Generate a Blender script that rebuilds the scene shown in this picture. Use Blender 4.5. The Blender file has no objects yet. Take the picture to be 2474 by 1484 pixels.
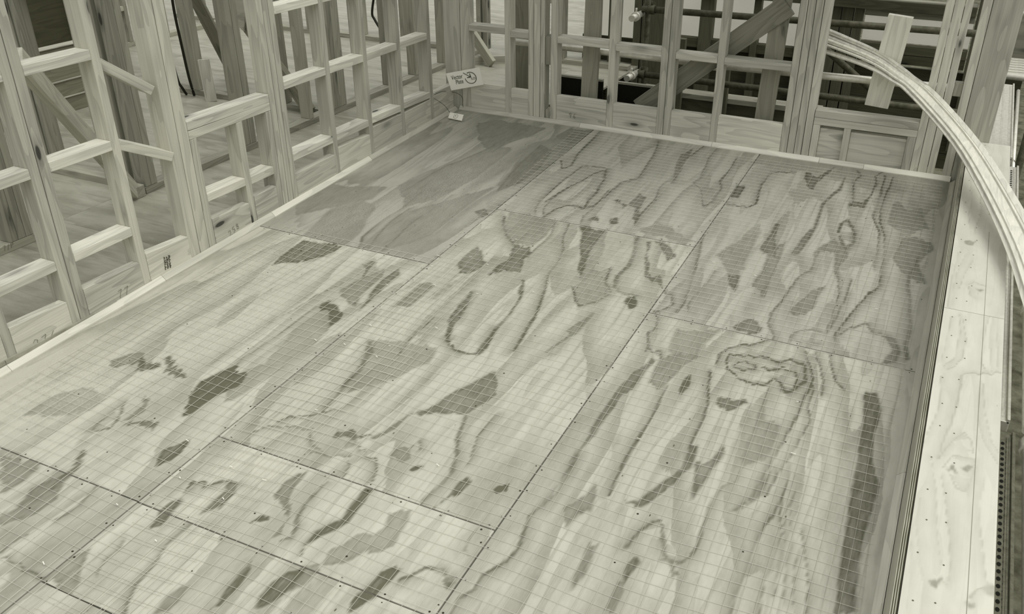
import bpy, bmesh, math, random
import numpy as np
from mathutils import Vector, Matrix

random.seed(7)
SC = bpy.context.scene
COL = SC.collection
# ------------------------------------------------------------------ camera
W, H, F = 2474.0, 1484.0, 2215.64
CAM = (3.3830, -6.0176, 2.1901)
EUL = (1.0510, 0.0066, 0.4504)
cd = bpy.data.cameras.new('camera'); cam = bpy.data.objects.new('camera', cd); COL.objects.link(cam)
cd.sensor_fit = 'HORIZONTAL'; cd.sensor_width = 36.0; cd.lens = F * 36.0 / W
cd.clip_start = 0.05; cd.clip_end = 200
cam.location = CAM; cam.rotation_euler = EUL
SC.camera = cam
# ------------------------------------------------------------------ sky, sun, exposure
SC.view_settings.view_transform = 'Standard'; SC.view_settings.look = 'None'
SC.view_settings.gamma = 1.0; SC.view_settings.use_curve_mapping = False
SC.view_settings.exposure = 0.0
wd = bpy.data.worlds.new('overcast_sky'); SC.world = wd; wd.use_nodes = True
nt = wd.node_tree; nt.nodes.clear()
wo = nt.nodes.new('ShaderNodeOutputWorld'); wb = nt.nodes.new('ShaderNodeBackground')
wtc = nt.nodes.new('ShaderNodeTexCoord'); wsx = nt.nodes.new('ShaderNodeSeparateXYZ')
wmr = nt.nodes.new('ShaderNodeMapRange')            # overcast sky: zenith three times the horizon
wmr.inputs['From Min'].default_value = 0.0; wmr.inputs['From Max'].default_value = 1.0
wmr.inputs['To Min'].default_value = 0.40; wmr.inputs['To Max'].default_value = 1.26
wmx = nt.nodes.new('ShaderNodeMix'); wmx.data_type = 'RGBA'; wmx.blend_type = 'MULTIPLY'
wmx.inputs[0].default_value = 1.0; wmx.inputs[6].default_value = (1.0, 1.0, 0.97, 1)
nt.links.new(wtc.outputs['Generated'], wsx.inputs[0]); nt.links.new(wsx.outputs['Z'], wmr.inputs['Value'])
nt.links.new(wmr.outputs[0], wmx.inputs[7]); nt.links.new(wmx.outputs[2], wb.inputs['Color'])
wb.inputs['Strength'].default_value = 0.89
nt.links.new(wb.outputs[0], wo.inputs['Surface'])
sd = bpy.data.lights.new('hazy_sun', 'SUN'); sun = bpy.data.objects.new('hazy_sun', sd); COL.objects.link(sun)
sd.energy = 1.35; sd.angle = math.radians(34); sd.color = (1.0, 0.995, 0.95)
sun.rotation_euler = (math.radians(9), math.radians(28), 0)

# ------------------------------------------------------------------ measuring helpers (pixel of the photograph -> point on a plane of the place)
def _rot():
    from mathutils import Euler
    return np.array(Euler(EUL, 'XYZ').to_matrix())
RC = _rot(); CC = np.array(CAM)
def ray(u, v): return RC @ np.array([(u - W / 2) / F, -(v - H / 2) / F, -1.0])
def U(u, v, ax, val):
    d = ray(u, v); i = 'xyz'.index(ax); t = (val - CC[i]) / d[i]
    return Vector(CC + t * d)
def UPl(u, v, p, n):
    d = ray(u, v); n = np.array(n); t = (np.array(p) - CC) @ n / (d @ n)
    return Vector(CC + t * d)
SH = -0.038                                        # the framing is level, the deck has a fall
FZ = -0.10
def lev(y): return SH * y                          # height offset of the level building over the sloping deck
def UFl(u, v):
    d = ray(u, v); n = np.array([0, -SH, 1.0]); t = (FZ - CC @ n) / (d @ n)
    return Vector(CC + t * d)

# ------------------------------------------------------------------ materials
MATS = {}
def newmat(name, rough=0.7, spec=0.3, metal=0.0):
    m = bpy.data.materials.new(name); m.use_nodes = True
    n = m.node_tree; b = n.nodes['Principled BSDF']
    b.inputs['Roughness'].default_value = rough; b.inputs['Metallic'].default_value = metal
    b.inputs['Specular IOR Level'].default_value = spec
    return m, n, b
def nd(n, t, **kw):
    x = n.nodes.new(t)
    for k, v in kw.items():
        if k in ('op',): x.operation = v
        else: setattr(x, k, v)
    return x
def math_(n, op, a, b=None, c=None, clamp=False):
    x = n.nodes.new('ShaderNodeMath'); x.operation = op; x.use_clamp = clamp
    for i, q in enumerate((a, b, c)):
        if q is None: continue
        if isinstance(q, (int, float)): x.inputs[i].default_value = q
        else: n.links.new(q, x.inputs[i])
    return x.outputs[0]
def noise(n, vec, scale, detail=2.0, rough=0.5, dist=0.0):
    x = n.nodes.new('ShaderNodeTexNoise'); x.inputs['Scale'].default_value = scale
    x.inputs['Detail'].default_value = detail; x.inputs['Roughness'].default_value = rough
    x.inputs['Distortion'].default_value = dist
    n.links.new(vec, x.inputs['Vector']); return x.outputs['Fac']
def vmul(n, vec, s):
    x = n.nodes.new('ShaderNodeVectorMath'); x.operation = 'MULTIPLY'; x.inputs[1].default_value = s
    n.links.new(vec, x.inputs[0]); return x.outputs[0]
def mrange(n, v, a, b, c, d, clamp=True, smooth=False):
    x = n.nodes.new('ShaderNodeMapRange'); x.clamp = clamp
    if smooth: x.interpolation_type = 'SMOOTHSTEP'
    for i, q in enumerate((a, b, c, d)): x.inputs[i + 1].default_value = q
    n.links.new(v, x.inputs[0]); return x.outputs[0]
def colour(n, fac, lo, hi):
    x = n.nodes.new('ShaderNodeMix'); x.data_type = 'RGBA'
    x.inputs[6].default_value = (*lo, 1); x.inputs[7].default_value = (*hi, 1)
    n.links.new(fac, x.inputs[0]); return x.outputs[2]
def tone(v):
    """photograph's single hue: pale tones are nearly neutral, dark ones olive"""
    xs = [0.0, 0.03, 0.1, 0.3, 0.5, 1.0]; bs = [0.40, 0.46, 0.64, 0.78, 0.83, 0.88]
    return (v, v * 0.985, v * float(np.interp(v, xs, bs)))
def bump(n, b, h, dist, strength=0.5):
    x = n.nodes.new('ShaderNodeBump'); x.inputs['Strength'].default_value = strength; x.inputs['Distance'].default_value = dist
    n.links.new(h, x.inputs['Height']); n.links.new(x.outputs[0], b.inputs['Normal'])

def timber(v=0.42, axis='x', rough=0.72, knots=True, vary=0.16, contrast=1.0, tag=''):
    key = ('timber', round(v, 3), axis, knots, vary, contrast, tag)
    if key in MATS: return MATS[key]
    m, n, b = newmat('pine_%s_%d%s' % (axis, round(v * 100), tag), rough, 0.25)
    tc = n.nodes.new('ShaderNodeTexCoord'); oi = n.nodes.new('ShaderNodeObjectInfo')
    off = n.nodes.new('ShaderNodeCombineXYZ')
    r1 = math_(n, 'MULTIPLY', oi.outputs['Random'], 61.0); r2 = math_(n, 'MULTIPLY', oi.outputs['Random'], 23.0)
    n.links.new(r1, off.inputs[0]); n.links.new(r2, off.inputs[1]); n.links.new(r1, off.inputs[2])
    add = n.nodes.new('ShaderNodeVectorMath'); add.operation = 'ADD'
    n.links.new(tc.outputs['Object'], add.inputs[0]); n.links.new(off.outputs[0], add.inputs[1]); vec = add.outputs[0]
    def st(l, c): return {'x': (l, c, c), 'y': (c, l, c), 'z': (c, c, l)}[axis]
    wob = noise(n, vmul(n, vec, st(0.9, 7)), 1.0, 2)
    ph = math_(n, 'MULTIPLY', wob, 9.0); fr = math_(n, 'FRACT', ph)
    band = mrange(n, fr, 0.25, 0.95, 0.0, 1.0, smooth=True)
    fine = noise(n, vmul(n, vec, st(2.5, 150)), 1.0, 3, 0.6)
    blotch = noise(n, vmul(n, vec, st(1.6, 5)), 1.0, 3, 0.55)
    s = math_(n, 'MULTIPLY', band, -0.20 * contrast)
    s = math_(n, 'ADD', s, math_(n, 'MULTIPLY', math_(n, 'SUBTRACT', fine, 0.5), 0.60 * contrast))
    s = math_(n, 'ADD', s, math_(n, 'MULTIPLY', math_(n, 'SUBTRACT', blotch, 0.5), 0.42 * contrast))
    s = math_(n, 'ADD', s, math_(n, 'MULTIPLY', math_(n, 'SUBTRACT', oi.outputs['Random'], 0.5), vary * 2))
    s = math_(n, 'ADD', s, 1.06)
    if knots:
        vo = n.nodes.new('ShaderNodeTexVoronoi'); vo.inputs['Scale'].default_value = 1.0
        n.links.new(vmul(n, vec, st(3.1, 9.5)), vo.inputs['Vector'])
        sep = n.nodes.new('ShaderNodeSeparateColor'); n.links.new(vo.outputs['Color'], sep.inputs[0])
        pick = math_(n, 'GREATER_THAN', sep.outputs[0], 0.66)
        core = mrange(n, vo.outputs['Distance'], 0.09, 0.14, 1.0, 0.0, smooth=True)
        halo = mrange(n, vo.outputs['Distance'], 0.10, 0.34, 0.35, 0.0, smooth=True)
        kn = math_(n, 'MULTIPLY', math_(n, 'ADD', math_(n, 'MULTIPLY', core, 0.5), halo), pick)
        s = math_(n, 'SUBTRACT', s, kn)
    s = math_(n, 'MAXIMUM', s, 0.12)
    hi = tone(min(v * 1.0, 0.95))
    mx = n.nodes.new('ShaderNodeVectorMath'); mx.operation = 'SCALE'; mx.inputs[0].default_value = hi
    n.links.new(s, mx.inputs['Scale']); n.links.new(mx.outputs[0], b.inputs['Base Color'])
    bump(n, b, fine, 0.0012, 0.35)
    MATS[key] = m; return m

def plain(name, v, rough=0.6, metal=0.0, spec=0.3, mott=0.0, scale=20.0):
    key = ('plain', name)
    if key in MATS: return MATS[key]
    m, n, b = newmat(name, rough, spec, metal)
    if mott > 0:
        tc = n.nodes.new('ShaderNodeTexCoord')
        f = noise(n, tc.outputs['Object'], scale, 4, 0.6)
        lo = tone(v * (1 - mott)); hi = tone(min(0.95, v * (1 + mott)))
        n.links.new(colour(n, mrange(n, f, 0.3, 0.7, 0, 1), lo, hi), b.inputs['Base Color'])
        bump(n, b, f, 0.001, 0.3)
    else:
        b.inputs['Base Color'].default_value = (*tone(v), 1)
    MATS[key] = m; return m

def ply(name, lo, hi, cell=1.0, use_attr=True, band=0.10, rough=0.6, axis='y', bandscale=(3.0, 0.55), nb=5.0, blotch=0.5, fine_amp=0.16):
    key = ('ply', name)
    if key in MATS: return MATS[key]
    m, n, b = newmat(name, rough, 0.3)
    tc = n.nodes.new('ShaderNodeTexCoord'); oi = n.nodes.new('ShaderNodeObjectInfo')
    off = n.nodes.new('ShaderNodeCombineXYZ')
    r1 = math_(n, 'MULTIPLY', oi.outputs['Random'], 37.0)
    n.links.new(r1, off.inputs[0]); n.links.new(r1, off.inputs[1])
    add = n.nodes.new('ShaderNodeVectorMath'); add.operation = 'ADD'
    n.links.new(tc.outputs['Object'], add.inputs[0]); n.links.new(off.outputs[0], add.inputs[1]); vec = add.outputs[0]
    def st(c, l): return (c, l, c) if axis == 'y' else (l, c, c)
    fine = noise(n, vmul(n, vec, st(170, 5)), 1.0, 3, 0.6)
    rag = noise(n, vmul(n, vec, st(70, 10)), 1.0, 4, 0.65)
    w0 = noise(n, vmul(n, vec, st(*bandscale)), 1.0, 2.0, 0.45)
    w0 = math_(n, 'ADD', w0, math_(n, 'MULTIPLY', rag, 0.022))
    fr = math_(n, 'FRACT', math_(n, 'MULTIPLY', w0, nb))
    bnd = math_(n, 'MULTIPLY', mrange(n, fr, 0.30, 0.93, 0, 1, smooth=True), mrange(n, fr, 0.955, 0.985, 1, 0))
    blot = noise(n, vmul(n, vec, st(5, 1.8)), 1.0, 4, 0.6)
    w1 = noise(n, vmul(n, vec, st(bandscale[0] * 2.3, bandscale[1] * 1.1)), 1.0, 2.0, 0.5)
    w1 = math_(n, 'ADD', w1, math_(n, 'MULTIPLY', rag, 0.016))
    fr1 = math_(n, 'FRACT', math_(n, 'MULTIPLY', w1, nb * 1.5))
    bn1 = math_(n, 'MULTIPLY', mrange(n, fr1, 0.45, 0.95, 0, 1, smooth=True), mrange(n, fr1, 0.95, 0.99, 1, 0))
    mott = noise(n, vmul(n, vec, st(34, 12)), 1.0, 4, 0.65)
    s = math_(n, 'MAXIMUM', math_(n, 'MULTIPLY', bnd, band), math_(n, 'MULTIPLY', bn1, band * 0.6))
    s = math_(n, 'ADD', s, math_(n, 'MULTIPLY', math_(n, 'SUBTRACT', mott, 0.5), band * 0.9))
    if use_attr:
        at = n.nodes.new('ShaderNodeAttribute'); at.attribute_name = 'figure'
        g = math_(n, 'ADD', at.outputs['Fac'], math_(n, 'MULTIPLY', math_(n, 'SUBTRACT', rag, 0.5), math_(n, 'MULTIPLY', at.outputs['Fac'], 0.8)))
        s = math_(n, 'MAXIMUM', s, g)
    s = math_(n, 'ADD', s, math_(n, 'MULTIPLY', math_(n, 'SUBTRACT', fine, 0.5), fine_amp))
    s = math_(n, 'ADD', s, math_(n, 'MULTIPLY', math_(n, 'SUBTRACT', blot, 0.47), blotch))
    bl2 = noise(n, vmul(n, vec, st(15, 6)), 1.0, 4, 0.65, 0.4)
    s = math_(n, 'ADD', s, math_(n, 'MULTIPLY', math_(n, 'SUBTRACT', bl2, 0.5), blotch * 0.7))
    s = math_(n, 'ADD', s, math_(n, 'MULTIPLY', math_(n, 'SUBTRACT', oi.outputs['Random'], 0.5), 0.10))
    if use_attr:
        a2 = n.nodes.new('ShaderNodeAttribute'); a2.attribute_name = 'weather'
        sp = noise(n, vec, 120.0, 3, 0.65)
        s = math_(n, 'ADD', s, math_(n, 'MULTIPLY', math_(n, 'SUBTRACT', sp, 0.52), math_(n, 'MULTIPLY', a2.outputs['Fac'], 1.5)))
        s = math_(n, 'SUBTRACT', s, math_(n, 'MULTIPLY', a2.outputs['Fac'], 0.08))
        vo = n.nodes.new('ShaderNodeTexVoronoi'); vo.inputs['Scale'].default_value = 1.0
        n.links.new(vmul(n, vec, st(26, 11)), vo.inputs['Vector'])
        sep = n.nodes.new('ShaderNodeSeparateColor'); n.links.new(vo.outputs['Color'], sep.inputs[0])
        pk = math_(n, 'MULTIPLY', math_(n, 'GREATER_THAN', sep.outputs[0], 0.90), mrange(n, vo.outputs['Distance'], 0.05, 0.09, 0.7, 0.0))
        s = math_(n, 'ADD', s, pk)
    s = math_(n, 'ADD', s, 0.03, clamp=True)
    sc = n.nodes.new('ShaderNodeSeparateColor'); n.links.new(oi.outputs['Color'], sc.inputs[0])
    vs = n.nodes.new('ShaderNodeVectorMath'); vs.operation = 'SCALE'
    n.links.new(colour(n, s, tone(hi), tone(lo)), vs.inputs[0]); n.links.new(sc.outputs[0], vs.inputs['Scale'])
    n.links.new(vs.outputs[0], b.inputs['Base Color'])
    bump(n, b, fine, 0.0010, 0.25)
    MATS[key] = m; return m

# ------------------------------------------------------------------ object helpers
def tag(o, label=None, cat=None, group=None, kind=None):
    if label: o['label'] = label
    if cat: o['category'] = cat
    if group: o['group'] = group
    if kind: o['kind'] = kind
    return o
def empty(name, loc=(0, 0, 0), **kw):
    o = bpy.data.objects.new(name, None); COL.objects.link(o); o.location = loc; o.empty_display_size = 0.1
    return tag(o, **kw)
def link(name, me, mat, parent=None, loc=(0, 0, 0)):
    o = bpy.data.objects.new(name, me); COL.objects.link(o)
    if mat is not None and not me.materials: me.materials.append(mat)
    loc = Vector(loc)
    if parent is not None:
        o.parent = parent
        p = parent; base = Vector((0, 0, 0))
        while p is not None: base += p.location; p = p.parent
        loc = loc - base
    o.location = loc
    return o
HEX = [(0, 3, 2, 1), (4, 5, 6, 7), (0, 1, 5, 4), (1, 2, 6, 5), (2, 3, 7, 6), (3, 0, 4, 7)]
def hexa(name, cs, mat, parent=None, bev=0.002):
    cs = [Vector(c) for c in cs]; c0 = sum(cs, Vector()) / 8
    bm = bmesh.new(); vs = [bm.verts.new(c - c0) for c in cs]
    for f in HEX: bm.faces.new([vs[i] for i in f])
    if bev: bmesh.ops.bevel(bm, geom=bm.edges[:], offset=bev, segments=1, affect='EDGES')
    bmesh.ops.recalc_face_normals(bm, faces=bm.faces)
    me = bpy.data.meshes.new(name); bm.to_mesh(me); bm.free()
    return link(name, me, mat, parent, c0)
def box(name, x0, x1, y0, y1, z0, z1, mat=None, parent=None, bev=0.002, v=0.42, level=False, **kw):
    if mat is None:
        d = [x1 - x0, y1 - y0, z1 - z0]; mat = timber(v, 'xyz'[d.index(max(d))], **kw)
    l0, l1 = (lev(y0), lev(y1)) if level else (0, 0)
    cs = [(x0, y0, z0 + l0), (x1, y0, z0 + l0), (x1, y1, z0 + l1), (x0, y1, z0 + l1),
          (x0, y0, z1 + l0), (x1, y0, z1 + l0), (x1, y1, z1 + l1), (x0, y1, z1 + l1)]
    return hexa(name, cs, mat, parent, bev)
def board(name, a, b, w, t, mat, parent=None, up=(0, 0, 1), bev=0.002):
    """straight piece from a to b: w measured across (perpendicular to 'up'), t measured along 'up'; local x is its length"""
    a = Vector(a); b = Vector(b); x = (b - a).normalized(); y = Vector(up).cross(x).normalized(); z = x.cross(y)
    L = (b - a).length; bm = bmesh.new(); h = (L / 2, w / 2, t / 2)
    vs = [bm.verts.new((sx * h[0], sy * h[1], sz * h[2])) for sz in (-1, 1) for sx, sy in ((-1, -1), (1, -1), (1, 1), (-1, 1))]
    for f in HEX: bm.faces.new([vs[i] for i in f])
    if bev: bmesh.ops.bevel(bm, geom=bm.edges[:], offset=bev, segments=1, affect='EDGES')
    bmesh.ops.recalc_face_normals(bm, faces=bm.faces)
    me = bpy.data.meshes.new(name); bm.to_mesh(me); bm.free()
    o = link(name, me, mat, parent, (a + b) / 2)
    o.rotation_euler = Matrix((x, y, z)).transposed().to_euler()
    return o
def tube_mesh(name, pts, r, seg=8, caps=True):
    pts = [Vector(p) for p in pts]; bm = bmesh.new(); rings = []
    up = Vector((0, 0, 1))
    for i, p in enumerate(pts):
        d = (pts[min(i + 1, len(pts) - 1)] - pts[max(i - 1, 0)]).normalized()
        u = up if abs(d.dot(up)) < 0.95 else Vector((1, 0, 0))
        s = d.cross(u).normalized(); q = s.cross(d)
        rr = r[i] if isinstance(r, (list, tuple)) else r
        rings.append([bm.verts.new(p + s * math.cos(k * 2 * math.pi / seg) * rr + q * math.sin(k * 2 * math.pi / seg) * rr) for k in range(seg)])
    for a, b in zip(rings, rings[1:]):
        for k in range(seg): bm.faces.new((a[k], a[(k + 1) % seg], b[(k + 1) % seg], b[k]))
    if caps: bm.faces.new(rings[0][::-1]); bm.faces.new(rings[-1])
    for f in bm.faces: f.smooth = len(f.verts) == 4
    bmesh.ops.recalc_face_normals(bm, faces=bm.faces)
    me = bpy.data.meshes.new(name); bm.to_mesh(me); bm.free(); return me
def tube(name, pts, r, mat, parent=None, seg=10):
    pts = [Vector(p) for p in pts]; c = pts[0].copy()
    return link(name, tube_mesh(name, [p - c for p in pts], r, seg), mat, parent, c)
def text(name, body, size, origin, xdir, ydir, mat, parent=None, thick=0.0003, spacing=1.0, shear=0.0, align='LEFT', xs=1.0):
    cu = bpy.data.curves.new(name, 'FONT'); cu.body = body; cu.size = size; cu.extrude = thick
    cu.space_character = spacing; cu.shear = shear; cu.align_x = align
    tmp = bpy.data.objects.new(name + '_tmp', cu); COL.objects.link(tmp)
    dg = bpy.context.evaluated_depsgraph_get()
    me = bpy.data.meshes.new_from_object(tmp.evaluated_get(dg))
    bpy.data.objects.remove(tmp); bpy.data.curves.remove(cu)
    x = Vector(xdir).normalized(); z = x.cross(Vector(ydir)).normalized(); y = z.cross(x)
    Mx = Matrix((x, y, z)).transposed()
    me.transform(Mx.to_4x4() @ Matrix.Diagonal((xs, 1, 1, 1))); me.materials.clear(); me.materials.append(mat); me.name = name
    return link(name, me, mat, parent, origin)
def pencil(name, strokes, origin, xdir, ydir, size, mat, parent, r=0.0011):
    """hand-written marks: polylines in a unit box drawn as thin raised lines"""
    x = Vector(xdir).normalized(); z = x.cross(Vector(ydir)).normalized(); y = z.cross(x)
    bm = bmesh.new()
    for st in strokes:
        for (ax, ay), (bx, by) in zip(st, st[1:]):
            a = (x * ax + y * ay) * size; b = (x * bx + y * by) * size; d = (b - a)
            if d.length < 1e-6: continue
            s = z.cross(d.normalized()) * r; q = z * 0.0007
            bm.faces.new([bm.verts.new(p) for p in (a - s + q, b - s + q, b + s + q, a + s + q)])
    me = bpy.data.meshes.new(name); bm.to_mesh(me); bm.free()
    return link(name, me, mat, parent, origin)
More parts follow.
